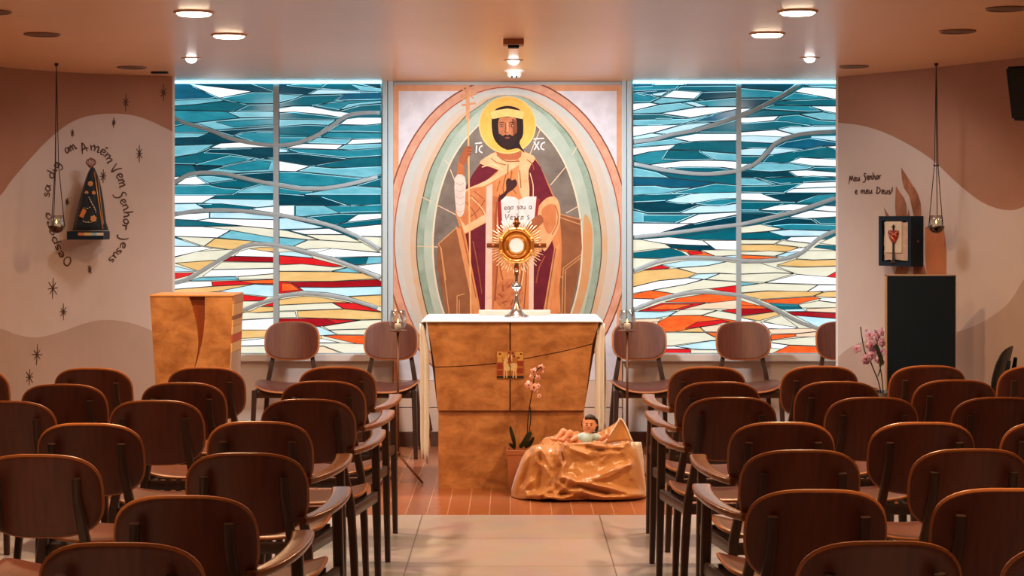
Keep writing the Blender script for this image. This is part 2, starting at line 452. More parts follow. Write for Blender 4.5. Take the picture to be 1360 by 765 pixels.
# ---- window wall, reveals, floor, ceiling, rear
def sheet(name, pts, m):
    bm = bmesh.new(); bm.faces.new([bm.verts.new(p) for p in pts]); return struct(mesh_obj(name, bm, m))
M_SHADOWGAP = mat('grey plaster', (170, 168, 165), 0.8)
bm = bmesh.new(); box(bm, (-2.40, WINY+.04, 0), (2.32, WINY+.14, CEIL)); struct(mesh_obj('wall_front', bm, M_PLASTER))
bm = bmesh.new(); box(bm, (-2.34, WINY-.02, 0), (X_(522, WINY), WINY+.04, Z_(478, WINY))); box(bm, (X_(826, WINY), WINY-.02, 0), (2.25, WINY+.04, Z_(478, WINY))); struct(mesh_obj('wall_front_parapet', bm, M_PLASTER))
for k, (a, b) in enumerate(((-2.33, X_(523, WINY)), (X_(826, WINY), 2.22))):
    bm = bmesh.new(); box(bm, (a, WINY-.065, Z_(478, WINY)-.004), (b, WINY+.03, Z_(470, WINY)), bev=0.004); struct(mesh_obj('trim_%d' % (k+1), bm, M_WHITEPL))
M_BASE = mat('dark brown skirting', (92, 62, 50), 0.4, noise=8, var=.15)
bm = bmesh.new(); box(bm, (-2.27, WINY-.062, 0), (2.16, WINY-.021, 0.095), bev=.003); struct(mesh_obj('baseboard_front', bm, M_BASE))
M_REVEAL = mat('white reveal', (228, 226, 224), 0.6)
for nm, (cx, cy), sgn in (('wall_left_reveal', LW[0], -1), ('wall_right_reveal', RW[0], 1)):
    bm = bmesh.new()
    x1 = X_(229 if sgn < 0 else 1113, WINY)
    pts = [(cx, cy), (cx + sgn*(-.014), cy+.008), (x1 + sgn*(-.0), WINY+.04), (x1 + sgn*.05, WINY+.04)]
    lo = [bm.verts.new((a, b, 0)) for a, b in pts]; hi = [bm.verts.new((a, b, CEIL)) for a, b in pts]
    for i in range(3): bm.faces.new((lo[i], lo[i+1], hi[i+1], hi[i]))
    struct(mesh_obj(nm, bm, M_REVEAL))
sheet('wall_back', [(-3.4, -1.5, 0), (3.4, -1.5, 0), (3.4, -1.5, CEIL), (-3.4, -1.5, CEIL)], M_WDARK)
M_CEIL = mat('cream ceiling paint', (242, 194, 146), 0.29, noise=1.5, var=.03, spec=.6)
bm = bmesh.new(); box(bm, (-3.7, -1.7, CEIL), (3.7, 12.0, CEIL+.1)); struct(mesh_obj('ceiling', bm, M_CEIL))
# floor: large grey tiles in the hall, narrow brown boards round the altar
def tile_mat(name, base, tw, tl, off, gap, grout, rough, var, bias=0.0):
    m = bpy.data.materials.new(name); m.use_nodes = True; nt = m.node_tree; b = nt.nodes['Principled BSDF']
    tc = nt.nodes.new('ShaderNodeTexCoord'); mp = nt.nodes.new('ShaderNodeMapping'); br = nt.nodes.new('ShaderNodeTexBrick')
    mp.inputs['Location'].default_value = (-off[0], -off[1], 0)
    nt.links.new(tc.outputs['Object'], mp.inputs['Vector'])
    br.inputs['Scale'].default_value = 1; br.inputs['Mortar Size'].default_value = gap; br.inputs['Mortar Smooth'].default_value = 0
    br.inputs['Brick Width'].default_value = tw; br.inputs['Row Height'].default_value = tl; br.offset = bias; br.inputs['Bias'].default_value = 0
    br.inputs['Color1'].default_value = (*[v*(1-var) for v in lin(base)], 1); br.inputs['Color2'].default_value = (*[v*(1+var) for v in lin(base)], 1)
    br.inputs['Mortar'].default_value = (*lin(grout), 1)
    nt.links.new(mp.outputs['Vector'], br.inputs['Vector'])
    nz = nt.nodes.new('ShaderNodeTexNoise'); nz.inputs['Scale'].default_value = 5; nz.inputs['Detail'].default_value = 5
    nt.links.new(tc.outputs['Object'], nz.inputs['Vector'])
    mx = nt.nodes.new('ShaderNodeMix'); mx.data_type = 'RGBA'; mx.blend_type = 'MULTIPLY'; mx.inputs[0].default_value = 0.35
    nt.links.new(br.outputs['Color'], mx.inputs[6]); nt.links.new(nz.outputs['Color'], mx.inputs[7])
    nt.links.new(mx.outputs[2], b.inputs['Base Color'])
    b.inputs['Roughness'].default_value = rough; b.inputs['Specular IOR Level'].default_value = 0.6
    return m
M_TILE = tile_mat('grey floor tile', (196, 194, 206), 0.894, 0.66, (X_(561, 8.95), 8.95), 0.0028, (110, 106, 104), 0.3, .04)
M_BOARD = tile_mat('brown floor board', (176, 108, 70), 0.106, 3.2, (X_(594, 8.95), 8.95), 0.0025, (206, 160, 126), 0.24, .12)
YS = 3525/(684-290)
bm = bmesh.new(); box(bm, (-3.7, -1.7, -.1), (3.7, YS, 0)); struct(mesh_obj('floor', bm, M_TILE))
bm = bmesh.new(); box(bm, (-3.7, YS, -.1), (3.7, 12.0, 0)); struct(mesh_obj('floor_sanctuary', bm, M_BOARD))
# posts either side of the mural
M_POST = mat('pale grey painted post', (186, 206, 212), 0.5)
for k, (a, b) in enumerate(((508, 522), (826, 839))):
    bm = bmesh.new()
    box(bm, (X_(a, 11.64), 11.64, Z_(468, 11.64)), (X_(a+(b-a)*.45, 11.64), 11.76, CEIL), bev=.003)
    box(bm, (X_(a+(b-a)*.52, 11.64), 11.64, Z_(468, 11.64)), (X_(b, 11.64), 11.76, CEIL), bev=.003)
    struct(mesh_obj('trim_%d' % (k+3), bm, M_POST))
# ================================================================ STAINED GLASS
GC = {'D': (3, 54, 70), 'T': (5, 88, 104), 'M': (18, 118, 136), 'B': (92, 172, 190), 'L': (170, 214, 228), 'W': (232, 235, 240),
      'G': (220, 220, 196), 'Y': (222, 178, 108), 'O': (238, 80, 34), 'R': (204, 24, 34), 'K': (146, 16, 28), 'N': (4, 78, 106), 'P': (238, 204, 172)}
def glass(code):
    hi = {'D': (6, 72, 88), 'T': (12, 106, 122), 'M': (48, 148, 166), 'B': (138, 204, 218), 'L': (205, 232, 242), 'W': (244, 246, 248),
          'G': (236, 234, 214), 'Y': (236, 198, 134), 'O': (250, 120, 52), 'R': (228, 42, 42), 'K': (172, 24, 34), 'N': (20, 100, 130), 'P': (248, 222, 196)}[code]
    m = mat('stained glass ' + code, GC[code], 0.15, noise=16, col2=hi, stretch=(.5, 1, 1.6), detail=6, emit=WIN_E*{'W': 1.2, 'L': 1.1}.get(code, 1.0), spec=.4)
    b = m.node_tree.nodes['Principled BSDF']
    for l in list(m.node_tree.links):
        if l.to_socket == b.inputs['Base Color']: m.node_tree.links.remove(l)
    b.inputs['Base Color'].default_value = (*[v*.25 for v in lin(GC[code])], 1)
    return m
WIN_E = 1.0
STRIP_E = 7.0
CODES = list('DTMBLWGYORKNP')
M_GL = [glass(c) for c in CODES]
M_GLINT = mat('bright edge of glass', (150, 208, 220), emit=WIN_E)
def P(ox, oy, items):
    out = []
    for it in items.strip().split('\n'):
        it = it.strip()
        if not it: continue
        c, rest = it.split(' ', 1); v = [float(x) for x in rest.split(',')]
        out.append((c, [(ox + v[i]/10, oy + v[i+1]/10) for i in range(0, len(v), 2)]))
    return out
LL = P(231, 106, """
N 0,20,180,45,560,240,420,262,0,275
D 180,20,1330,20,1330,165,1050,165,330,65
T 960,20,1330,20,1330,150,1290,135
W 180,50,1045,155,610,240
B 0,275,420,255,610,245,660,280,300,325,0,345
M 610,240,1045,165,1330,165,1330,315,930,315
T 0,350,300,328,660,285,930,315,1000,325,800,420,690,415,0,400
T 1000,325,1330,320,1330,415,800,425
M 0,405,690,420,870,505,290,565,150,560,0,470
B 700,425,1330,420,1330,495,880,500
B 290,570,880,510,1330,500,1330,605,560,665
M 560,560,900,540,1250,520,1330,520,1330,590,800,630
D 560,670,1330,620,1330,690,1100,690,900,710,800,740
M 800,745,900,710,1100,690,1330,692,1330,860,1100,840
T 0,500,150,590,0,620
M 0,625,150,595,520,700,400,700,0,690
B 0,705,440,715,540,725,420,760,0,770""") + P(231, 182, """
D 0,10,320,5,480,-60,700,-20,820,70,550,90,0,110
B 0,115,540,95,300,220,0,265
W 480,145,620,85,930,70,1330,125,1330,142,1100,135,650,150
T 0,275,310,225,480,150,1330,145,1330,280,700,330,250,365,0,360
D 480,155,700,152,1330,142,1330,280,1130,280,740,215,400,200
M 250,370,740,240,1080,285,640,380
T 0,365,250,375,640,385,410,450,250,460,100,520,0,520
D 250,378,640,388,420,448,300,450
B 410,450,880,340,1130,290,1330,300,1330,455,760,480,600,465
M 600,420,900,350,1130,310,1290,330,1250,430,900,450
D 800,490,1330,460,1330,590,1100,560
W 0,530,90,525,30,560,0,570
W 30,630,160,545,290,520,440,620,300,635
B 310,520,500,515,830,560,470,610
T 470,615,830,565,1080,630,920,680,640,670
M 0,640,300,640,440,630,640,675,900,690,770,760,0,760
B 830,745,930,690,1170,635,1330,650,1330,745""") + P(231, 258, """
W 0,15,560,15,370,115,0,120
T 580,15,1350,0,1350,75,490,55
L 490,60,1350,75,1350,150,1100,175,380,115
L 0,130,290,125,410,190,0,240
T 300,125,640,125,1090,175,1000,200,430,190
W 1030,200,1100,180,1350,160,1350,250
W 0,290,200,260,470,245,470,320,300,345,0,330
L 480,245,900,245,1350,300,1350,335,480,315
T 0,335,300,350,750,390,900,415,0,425
W 300,350,470,325,1350,340,1350,460,930,420
W 0,430,380,430,750,475,580,575,0,555
G 380,430,920,425,1350,465,1350,580,750,475
B 590,575,760,480,1350,580,1350,655
G 0,560,550,580,400,690,40,570
L 0,575,360,690,0,690
Y 550,585,1080,625,900,680,780,740,410,690
W 0,695,370,695,520,715,330,755,0,830
G 0,835,330,755,520,715,800,740,600,870,0,910
Y 1000,725,1150,705,1350,710,1350,770,1210,755""") + P(231, 334, """
G 0,80,300,0,800,-30,600,110,0,155
Y 20,155,580,115,420,260,330,260
L 0,190,300,262,0,270
R 0,285,270,280,200,320,0,370
W 800,60,870,0,1000,-35,1210,-5,1350,20,1350,75
K 650,130,760,65,1350,75,1350,140
G 500,240,640,140,1350,145,1350,220
W 380,330,500,245,1350,225,1350,290,860,330
G 850,335,1350,295,1350,365,860,370
B 200,390,340,345,820,335,860,375,500,385
W 0,440,200,400,500,395,510,460,0,500
R 510,400,860,385,1350,370,1350,440,1080,430,510,460
O 850,390,1350,372,1350,425,1080,425
Y 0,505,510,465,1060,435,580,530,0,590
L 590,530,1070,435,1350,450,1350,600,1260,600
R 0,600,540,535,1240,610,1170,650,900,660,600,720,0,720""") + P(300, 398, """
G -700,60,215,20,480,20,230,140,-700,170
R 470,85,650,30,680,30,680,90
Y -700,175,330,150,440,95,680,95,680,150,430,170
G -700,240,200,180,290,165,430,175,680,160,680,240,200,265,-700,280
W -700,285,190,275,680,245,680,390,540,400,-700,400
Y -700,410,680,400,680,480,500,500,-700,560
W -700,565,190,550,680,495,680,600,-700,635
G -700,640,680,610,680,740,-700,740""")
LR = P(371, 106, """
D 0,20,560,20,560,115,500,135,390,195,0,180
M 100,65,300,45,620,55,540,105,390,100
T 540,105,620,50,700,20,940,30,1070,140,880,130
D 930,20,1360,20,1360,110
B 940,60,1360,115,1360,160,1090,150
L 390,195,520,130,880,140,1080,155,1080,180
B 0,190,180,200,310,205,180,260,0,300
T 0,310,180,260,320,210,850,190,730,290,440,345,180,345,0,365
N 740,285,860,190,1360,170,1360,265,920,275
M 440,345,920,280,1360,265,1360,310,1060,335,800,405
B 800,400,920,320,1360,275,1360,310,1060,335
T 800,410,1060,340,1360,315,1360,420,1100,425,940,440
W 0,380,180,350,400,350,700,410,940,440,830,500,600,460,200,425,0,430
T 0,440,200,425,820,500,740,530,0,520
B 0,525,750,535,650,600,360,590,0,620
W 800,590,900,520,1050,500,1360,500,1360,580,1150,600
T 0,620,360,595,640,605,420,760,0,720
M 660,690,800,600,1150,605,1360,585,1360,700,1000,690
M 0,720,400,740,200,860,0,870
M 560,760,660,695,1360,710,1360,790,1000,790""") + P(371, 182, """
M 0,0,480,0,180,100,0,90
B 380,80,510,5,960,30,880,95,400,85
W 890,100,970,35,1360,25,1360,75
W 90,140,320,90,850,100,760,165
B 770,160,870,105,1360,85,1360,140,940,170
L 0,155,100,165,110,200,0,205
M 100,155,760,170,940,175,1360,145,1360,250,920,280,250,210
D 0,215,240,210,920,285,430,380,0,310
T 470,375,1000,280,1360,265,1360,370,1100,410,700,405
W 0,320,400,385,220,455,0,450
B 240,455,420,390,720,415,1360,385,1360,490,1150,540
M 0,460,220,460,1120,550,900,610,640,650,300,650,0,600
M 0,670,300,715,480,720,350,760,0,760
T 1000,650,1360,540,1360,660
B 350,755,620,705,980,650,1360,670,1360,770,330,770""") + P(371, 258, """
D 0,-15,330,10,570,30,930,150,0,140
T 330,10,1360,10,1360,130,960,150,570,30
W 0,150,200,145,200,285,0,250
B 215,150,600,152,960,155,810,250,300,295,215,285
M 600,155,1360,150,1360,235,810,250
T 380,295,820,255,1040,260,880,370,720,400
W 890,370,1050,265,1360,255,1360,320
T 740,410,880,375,1360,325,1360,395,820,440
L 0,320,90,315,600,440,450,455,0,465
W 860,450,1360,400,1360,560,1080,555
W 130,480,660,455,860,530,340,530
G 0,470,110,485,530,605,370,600,0,565
G 340,535,870,540,1100,640,540,605
B 0,575,370,605,180,690,0,665
G 190,690,380,610,540,610,1110,645,1330,770,1100,750,640,715,330,730
G 1090,560,1360,570,1360,720
W 330,735,640,715,1140,755,1360,790,1360,820,700,820""") + P(371, 334, """
L 0,10,200,0,430,60,450,85,0,50
R 0,55,450,90,850,195,700,200,300,165,0,170
W 450,20,700,-40,1360,20,1360,60,730,75
B 730,75,1360,70,1360,150,1010,185
T 800,90,1180,75,1150,160,1010,180
W 1030,195,1360,155,1360,320
G 0,180,300,165,700,205,900,210,690,260,0,260
B 700,265,910,215,1100,285
Y 0,265,700,270,1110,290,1290,360,700,395,0,395
R 0,395,150,405,320,520,0,560
O 30,420,150,425,270,510,30,530
K 150,405,700,400,1290,370,1360,400,1360,460,700,475,260,470
L 260,475,700,480,1360,465,1360,570,900,595,640,545,330,525
Y 920,600,1360,580,1360,740
Y 0,640,300,595,500,600,950,680,700,675,0,710
G 0,715,700,680,850,760,440,775,0,790
R 710,680,1000,685,1360,800,1290,795,860,760""") + P(371, 406, """
G 0,80,210,75,230,155,0,160
Y 240,70,860,45,1290,80,1360,90,1360,180,1080,185,250,155
K 0,170,600,165,1080,190,540,275,0,260
R 600,165,800,190,1050,192,760,235
Y 0,270,400,270,560,400,560,440,0,440
G 580,275,1080,195,1360,185,1360,300,660,320
L 400,270,540,280,770,380,560,395,300,390
G 660,325,1360,305,1360,390,770,380
O 580,400,770,390,1360,400,1360,510,1080,515
W 0,440,580,440,800,490,0,490
G 0,500,800,495,1360,520,1360,650,870,635,590,535,0,520
P 0,530,590,540,870,650,0,650""")
RL = P(840, 106, """
N 0,20,350,20,270,75,0,95
L 270,75,360,20,720,20,680,70
D 690,70,730,20,1380,20,1380,75
M 0,90,260,75,630,75,570,130,0,155
T 570,130,640,80,1380,75,1380,145,1000,155
N 0,165,400,135,540,135,480,165,380,225,250,215
L 250,185,480,150,380,215,290,210
M 0,170,380,235,230,300,0,300
W 400,230,550,140,920,165,820,250
D 830,250,920,160,1380,150,1380,230,950,265
B 260,300,390,235,880,265,370,320
W 0,315,230,305,350,325,0,410
M 680,300,1380,235,1380,350,860,360
L 680,300,800,290,1000,350,860,360
B 0,415,370,330,640,305,840,360,370,440,0,450
W 370,445,840,370,1100,360,1380,360,1380,390,780,500
T 0,455,360,450,750,510,400,525,0,520
B 0,530,750,515,1070,460,680,580,300,610,0,605
N 640,590,1080,460,1380,395,1380,480,1100,560,850,560
W 0,615,640,595,270,700,0,755
L 280,705,680,595,1080,565,760,660,470,720
L 0,760,250,710,420,730,300,760,0,800
T 850,700,1380,550,1380,705""") + P(840, 182, """
W 530,10,850,-45,1380,-45,1380,45,900,50,780,60
B 0,100,510,25,750,60,570,95,0,135
W 0,150,580,100,490,165,220,195,0,245
T 490,165,580,100,900,55,1380,55,1380,215,880,170
M 0,260,220,200,480,170,880,180,1100,305,600,320,210,365,50,330,0,300
T 480,175,880,180,1100,300,700,310,400,300
B 890,185,1380,225,1380,320,1110,305
W 220,370,640,320,1000,310,1380,325,1380,425,1200,400,700,395,420,410
T 480,405,700,395,1150,400,1330,430,1000,460,700,450
B 0,400,320,465,490,540,0,530
T 330,465,600,500,1000,520,1380,490,1380,635,1100,605,540,545
N 0,540,540,550,1100,610,830,660,580,670,300,640,0,640
B 0,650,300,645,510,680,830,670,500,730,400,750,0,770
M 520,740,1100,615,1380,640,1380,730,900,745""") + P(840, 258, """
T 0,15,740,0,440,90,0,110
D 0,120,440,90,780,130,900,145,620,250,200,255,0,200
L 440,85,760,0,900,-15,1380,-25,1380,55,1150,60,800,120,620,115
M 810,125,1150,60,1380,65,1380,110,1200,150,1000,150
L 620,250,900,150,1150,155,1380,125,1380,230,700,255
B 0,215,200,260,600,262,870,260,600,380,0,375
M 150,270,800,270,560,370,150,360
W 600,385,880,265,1380,240,1380,270,820,385
W 0,385,600,390,780,390,350,515,0,560
D 380,510,820,390,1380,280,1380,390,800,470
T 580,570,1380,455,1380,610,800,600
W 100,600,480,570,930,615,1020,680,700,670,430,655
G 0,600,100,600,430,660,520,715,250,730,0,760
D 440,665,1050,685,1110,730,900,750,540,720
W 940,615,1380,615,1380,740,1110,735""") + P(840, 334, """
T 0,20,500,-45,640,0,730,55,400,90,0,80
O 590,-28,870,-15,1100,60,760,50,720,10
R 730,-5,900,-5,930,25,760,45
G 900,-20,1380,-20,1380,50,1180,60,1100,60
L 1180,65,1380,50,1380,85
G 0,85,390,100,200,170,0,240
R 150,245,370,180,500,215,470,225
L 380,175,740,115,1100,120,1240,135,1000,185,590,215
G 600,220,1000,190,1260,135,1380,150,1380,300,1160,285,870,295
Y 0,300,150,250,590,225,850,290,740,345,350,385,0,470
L 750,350,870,300,1160,290,960,370
W 0,475,350,390,750,355,930,370,700,435,240,515,0,555
G 970,370,1160,295,1380,300,1380,395
G 270,515,700,440,940,375,1380,405,1380,450,1060,490,800,510,560,560
O 0,570,240,515,550,560,320,630,0,620
W 0,625,310,635,100,710,0,760
R 1010,495,1380,450,1380,560
O 430,670,600,620,1000,560,1380,590,1380,640,1150,680
R 80,790,390,685,970,685,640,770,400,795
O 200,770,420,700,800,700,560,770
P 640,775,970,690,1380,645,1380,770,1100,760""") + P(840, 406, """
L 0,75,400,85,590,70,480,135,300,165,0,175
P 0,180,400,165,340,215,0,230
G 490,135,640,55,850,45,1120,60,920,125,700,125
G 920,130,1130,65,1380,110,1380,200
R 1180,65,1380,40,1380,105
O 340,220,490,140,700,125,900,130,1380,200,1380,210,1180,230,560,345,300,350
R 700,305,850,220,1180,185,1290,210,1050,260
Y 560,345,890,285,960,350
P 900,285,1110,255,1380,260,1380,350,970,345
O 970,355,1380,355,1380,440,1090,410
G 0,360,960,355,1090,420,1380,450,1050,460,520,530,0,530
L 560,540,1060,465,1380,470,1380,585,900,580
W 0,535,550,540,750,570,0,575
R 0,580,770,575,770,640,0,640
G 775,585,1380,590,1380,640,775,640""")
RR = P(980, 106, """
D 0,20,850,20,610,150,0,100
M 0,105,610,155,500,235,0,240
D 0,250,460,245,200,375,0,375
W 0,385,190,380,0,460
N 900,20,1340,20,1340,65,880,70
B 870,75,1340,70,1340,110,1000,95
W 750,155,860,100,1100,105,1340,120,1340,265,1050,210
M 560,270,750,165,1050,210,1240,245,900,265
T 480,330,560,280,1240,250,1340,270,1340,345,700,340
M 330,390,480,340,950,350,1130,415,920,425
W 950,350,1340,350,1340,450,1150,410
T 100,495,320,400,920,430,560,475
W 0,505,550,480,470,540,150,570,0,570
B 820,455,1130,430,1340,460,1340,540,1100,530
M 490,540,560,480,800,460,1080,535,1340,550,1340,600,1000,600
T 0,580,500,545,660,550,1000,605,500,660,0,690
L 520,660,700,625,1340,615,1340,660,750,720
W 0,700,500,665,730,725,600,760,0,760""") + P(980, 182, """
L 0,-10,200,-20,600,0,460,80,0,60
T 0,65,460,85,400,145,0,155
N 500,130,640,60,960,10,1340,70,1340,110,1100,120,870,160
L 960,10,980,-15,1340,-20,1340,60
L 0,170,200,150,390,150,310,245,0,240
L 410,235,480,145,840,170,560,225
W 1150,130,1340,115,1340,168
T 330,330,410,240,840,175,1150,125,1340,170,1340,285,830,270,660,345
T 0,250,310,250,180,350,0,345
W 0,355,150,355,40,410,0,420
W 670,335,830,275,1340,300,1340,395,1000,380
B 150,440,280,350,660,350,1010,395,900,430,440,460
T 920,430,1020,395,1340,400,1340,465
D 0,460,440,465,690,455,790,520,400,540,0,530
W 680,450,900,440,1340,470,1340,525,790,520
B 0,540,200,545,490,635,200,645,0,640
T 230,550,800,530,1000,515,1340,540,1340,580,560,625
T 0,650,480,640,860,600,600,730,0,720
W 730,685,870,610,1340,595,1340,660
W 620,740,730,690,1340,665,1340,745""") + P(980, 258, """
W 0,-15,300,-15,590,90,0,75
D 330,0,620,-20,1340,-20,1050,0,830,100,600,95
M 760,110,1050,10,1260,-5,1340,-10,1200,70,1040,120
T 0,95,590,95,600,120,280,200,0,200
W 280,210,500,150,700,130,980,140,760,215
T 0,215,650,225,520,265,300,240,0,240
D 0,260,520,265,200,340,0,385
T 1150,145,1340,95,1340,150
W 980,205,1150,150,1340,160,1340,235
W 680,300,950,215,1340,240,1340,295,900,320
D 290,390,670,305,980,325,1080,395,700,390,440,410
T 990,325,1340,305,1340,400,1090,395
G 0,440,290,400,590,460,400,490,0,520
M 440,410,720,390,1340,405,1340,460,1260,480,620,465
T 0,525,400,500,680,570,570,605,0,590
L 400,495,700,470,1240,490,1110,555,600,555
W 640,610,700,570,1110,560,990,650
G 0,605,570,610,480,660,0,660
G 500,660,590,615,970,655,880,710
Y 0,670,450,665,800,705,680,760,0,750
W 600,780,800,715,940,705,860,760,640,830
G 1080,650,1340,530,1340,680
T 1010,705,1070,670,1340,685,1340,748""") + P(980, 334, """
G 0,10,420,-10,640,10,490,60,0,40
O 0,45,490,70,540,80,300,100,0,95
L 500,65,640,15,830,0,640,70
G 770,95,920,-10,1340,-12,1340,100,1000,110
Y 520,180,760,105,1000,115,1340,105,1340,190,850,205
G 0,155,300,155,740,290,500,280,0,300
G 510,195,850,210,1340,195,1340,250,1170,340,780,300
R 1170,340,1340,245,1340,348
G 0,305,500,285,740,295,350,410,0,395
W 360,415,790,305,1340,350,1340,440
B 0,405,280,425,0,460
G 0,465,350,420,1060,445,910,535,400,520,0,550
W 920,535,1070,445,1340,445,1340,520
Y 0,560,400,525,1130,535,1000,590,300,635
Y 1010,595,1140,540,1340,525,1340,610
O 300,645,1000,600,1100,620,800,695,400,680
W 1070,650,1110,620,1340,615,1340,680
G 800,705,1070,655,1340,690,1340,745,850,750
M 410,690,790,705,840,750,560,755
O 0,640,420,760,0,760""") + P(980, 406, """
T 500,10,830,20,850,40,580,50
L 600,50,850,40,910,75,640,75
P 910,40,1340,25,1340,95,920,75
O 0,-10,300,0,400,40,0,40
K 0,40,400,40,480,75,0,140
K 650,85,920,80,1340,100,1340,170,740,130
Y 0,150,490,80,560,120,280,200
L 750,130,1340,175,1340,400,1020,265
W 0,150,240,205,0,240
G 340,205,580,130,800,290,600,270
W 300,215,800,290,700,315,400,300
P 400,310,1000,300,1340,320,1340,340,1000,345,760,370,440,370
O 440,385,760,375,760,410,440,455
P 770,375,1000,350,1340,350,1340,410,770,415
G 440,460,1000,410,1340,410,1340,540,680,520,460,490
W 440,495,680,525,580,575,440,560
O 440,640,680,525,1000,540,1340,550,1340,640""")
BARS = {1: [[(228, 154), (245, 163), (254, 165.5), (285, 175), (301, 182), (321, 187.5), (345, 191.5), (362, 193), (372, 193), (391, 191), (405, 186.5), (419, 181), (441, 168), (457, 156), (471, 151.5), (488, 150), (509, 150)],
            [(228, 245), (238, 239), (251, 232), (261, 230), (271, 229.3), (286, 229.8), (301, 231), (331, 238), (361, 244.5), (371, 246), (401, 250.5), (431, 250), (452, 247), (471, 243), (509, 233)],
            [(228, 286), (251, 281.5), (271, 279.5), (291, 278.8), (311, 279.5), (336, 281.5), (361, 285), (371, 285.5), (411, 293), (441, 300), (471, 312), (490, 322), (509, 334)],
            [(228, 376), (240, 374), (255, 368), (268, 360), (281, 352), (303, 339), (321, 328.5), (333, 325.2), (346, 324.2), (364, 325.5), (376, 327.5), (396, 332), (431, 341), (461, 351), (488, 362), (509, 372)],
            [(290, 424), (310, 417), (323, 412), (345, 403), (364, 397.5), (376, 393), (388, 391), (401, 390), (416, 390), (431, 391.5), (452, 395), (471, 399.5), (509, 411)]],
        2: [[(838, 189), (855, 187), (870, 185), (890, 179), (925, 172.5), (950, 165), (976, 156), (985, 153.5), (1010, 142), (1040, 126), (1056, 115), (1070, 105)],
            [(838, 217), (858, 221), (880, 225.5), (910, 229.5), (930, 231), (950, 230.7), (976, 227.5), (985, 225), (1000, 219), (1013, 208.5), (1025, 195), (1031, 190), (1040, 185.5), (1060, 179), (1085, 176), (1114, 174.5)],
            [(838, 315), (860, 313), (880, 311), (920, 306), (950, 302), (976, 299), (984, 298), (1020, 289.5), (1056, 281), (1080, 273), (1100, 266), (1114, 262)],
            [(838, 361), (852, 355.5), (870, 348.5), (885, 345), (900, 343), (915, 342), (930, 342), (955, 343), (976, 345), (990, 346.5), (1010, 347), (1030, 345.5), (1045, 343), (1055, 340), (1067, 334), (1076, 326), (1087, 317), (1098, 311), (1114, 305)],
            [(838, 412), (852, 407), (870, 399.5), (885, 395), (900, 391.5), (915, 389), (930, 388), (950, 388.8), (976, 391.5), (985, 393), (1000, 398), (1015, 405), (1030, 411), (1050, 422), (1065, 429), (1080, 434), (1098, 440), (1114, 445)]]}
GP_Y = WINY
M_STRIP = mat('added ceiling fill glow', (140, 214, 236), emit=STRIP_E)  # added glowing strip, there to brighten the ceiling by the windows
def wp(u, v, off=0.0): return Vector((X_(u, GP_Y), GP_Y + off, Z_(v, GP_Y)))
def window(n, x0, xm0, xm1, x1, left, right):
    y0, y1 = 107.2, 470.0
    bm = bmesh.new()
    for a, b in ((x0-1.5, x0+1), (xm0, xm1), (x1-1, x1+1.5)):
        box(bm, (X_(a, GP_Y), GP_Y-.022, Z_(y1, GP_Y)), (X_(b, GP_Y), GP_Y+.02, Z_(y0, GP_Y)), bev=.002)
    for a, b in ((y0-.5, y0+1), (y1-1.5, y1)):
        box(bm, (X_(x0, GP_Y), GP_Y-.02, Z_(b, GP_Y)), (X_(x1, GP_Y), GP_Y+.02, Z_(a, GP_Y)), bev=.002)
    wn = struct(mesh_obj('window_%d' % n, bm, M_BAR))
    bm = bmesh.new(); box(bm, (X_(x0+1, GP_Y), GP_Y-.03, CEIL-.013), (X_(x1-1, GP_Y), GP_Y-.004, CEIL-.002)); mesh_obj('ceiling_fill_strip', bm, M_STRIP, wn)['label'] = 'added glowing strip at the window head that brightens the ceiling'
    rr = random.Random(n)
    for a, b, items in ((x0, xm0, left), (xm1, x1, right)):
        polys = [[(a-.3, y0), (b+.3, y0), (b+.3, y1), (a-.3, y1)], [(a-.3, 318), (b+.3, 318), (b+.3, y1), (a-.3, y1)]] + [p for _, p in items]
        base = 'T'
        cols = [CODES.index(base), CODES.index('G')] + [CODES.index(c) for c, _ in items]
        o, ov, bd = paint_mesh('glass_pane', polys, cols, wp, M_GL, wn)
        bm = bmesh.new(); bm.from_mesh(o.data)
        nl = len(M_GL); segs = [((ov[i][0], ov[i][1]), (ov[j][0], ov[j][1])) for i, j, t in bd]
        strips(bm, segs, wp, 0.7, Vector((0, -.004, 0)), nl)
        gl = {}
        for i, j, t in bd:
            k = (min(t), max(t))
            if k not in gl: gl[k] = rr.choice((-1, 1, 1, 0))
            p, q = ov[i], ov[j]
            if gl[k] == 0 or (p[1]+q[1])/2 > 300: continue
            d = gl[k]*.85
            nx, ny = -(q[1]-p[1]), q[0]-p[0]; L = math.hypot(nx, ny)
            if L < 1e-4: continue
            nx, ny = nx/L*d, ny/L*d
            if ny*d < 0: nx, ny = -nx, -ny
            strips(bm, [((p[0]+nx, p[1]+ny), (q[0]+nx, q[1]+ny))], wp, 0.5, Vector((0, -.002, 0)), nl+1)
        bm.to_mesh(o.data); bm.free()
        o.data.materials.append(M_LEAD); o.data.materials.append(M_GLINT)
    for pts in BARS[n]:
        line = crom([wp(u, v, -.012) for u, v in pts], 4)
        line = [p for p in line if X_(x0-1, GP_Y) <= p.x <= X_(x1+1, GP_Y) and p.z < Z_(y0, GP_Y)]
        bm = bmesh.new(); tube(bm, line, (0.011, 0.0135), 8, True, up=Vector((0, 0, 1)))
        mesh_obj('curved_bar', bm, M_BAR, wn, True)
window(1, 230.0, 363.5, 370.5, 507.5, LL, LR)
window(2, 840.0, 977.5, 984.0, 1112.0, RL, RR)
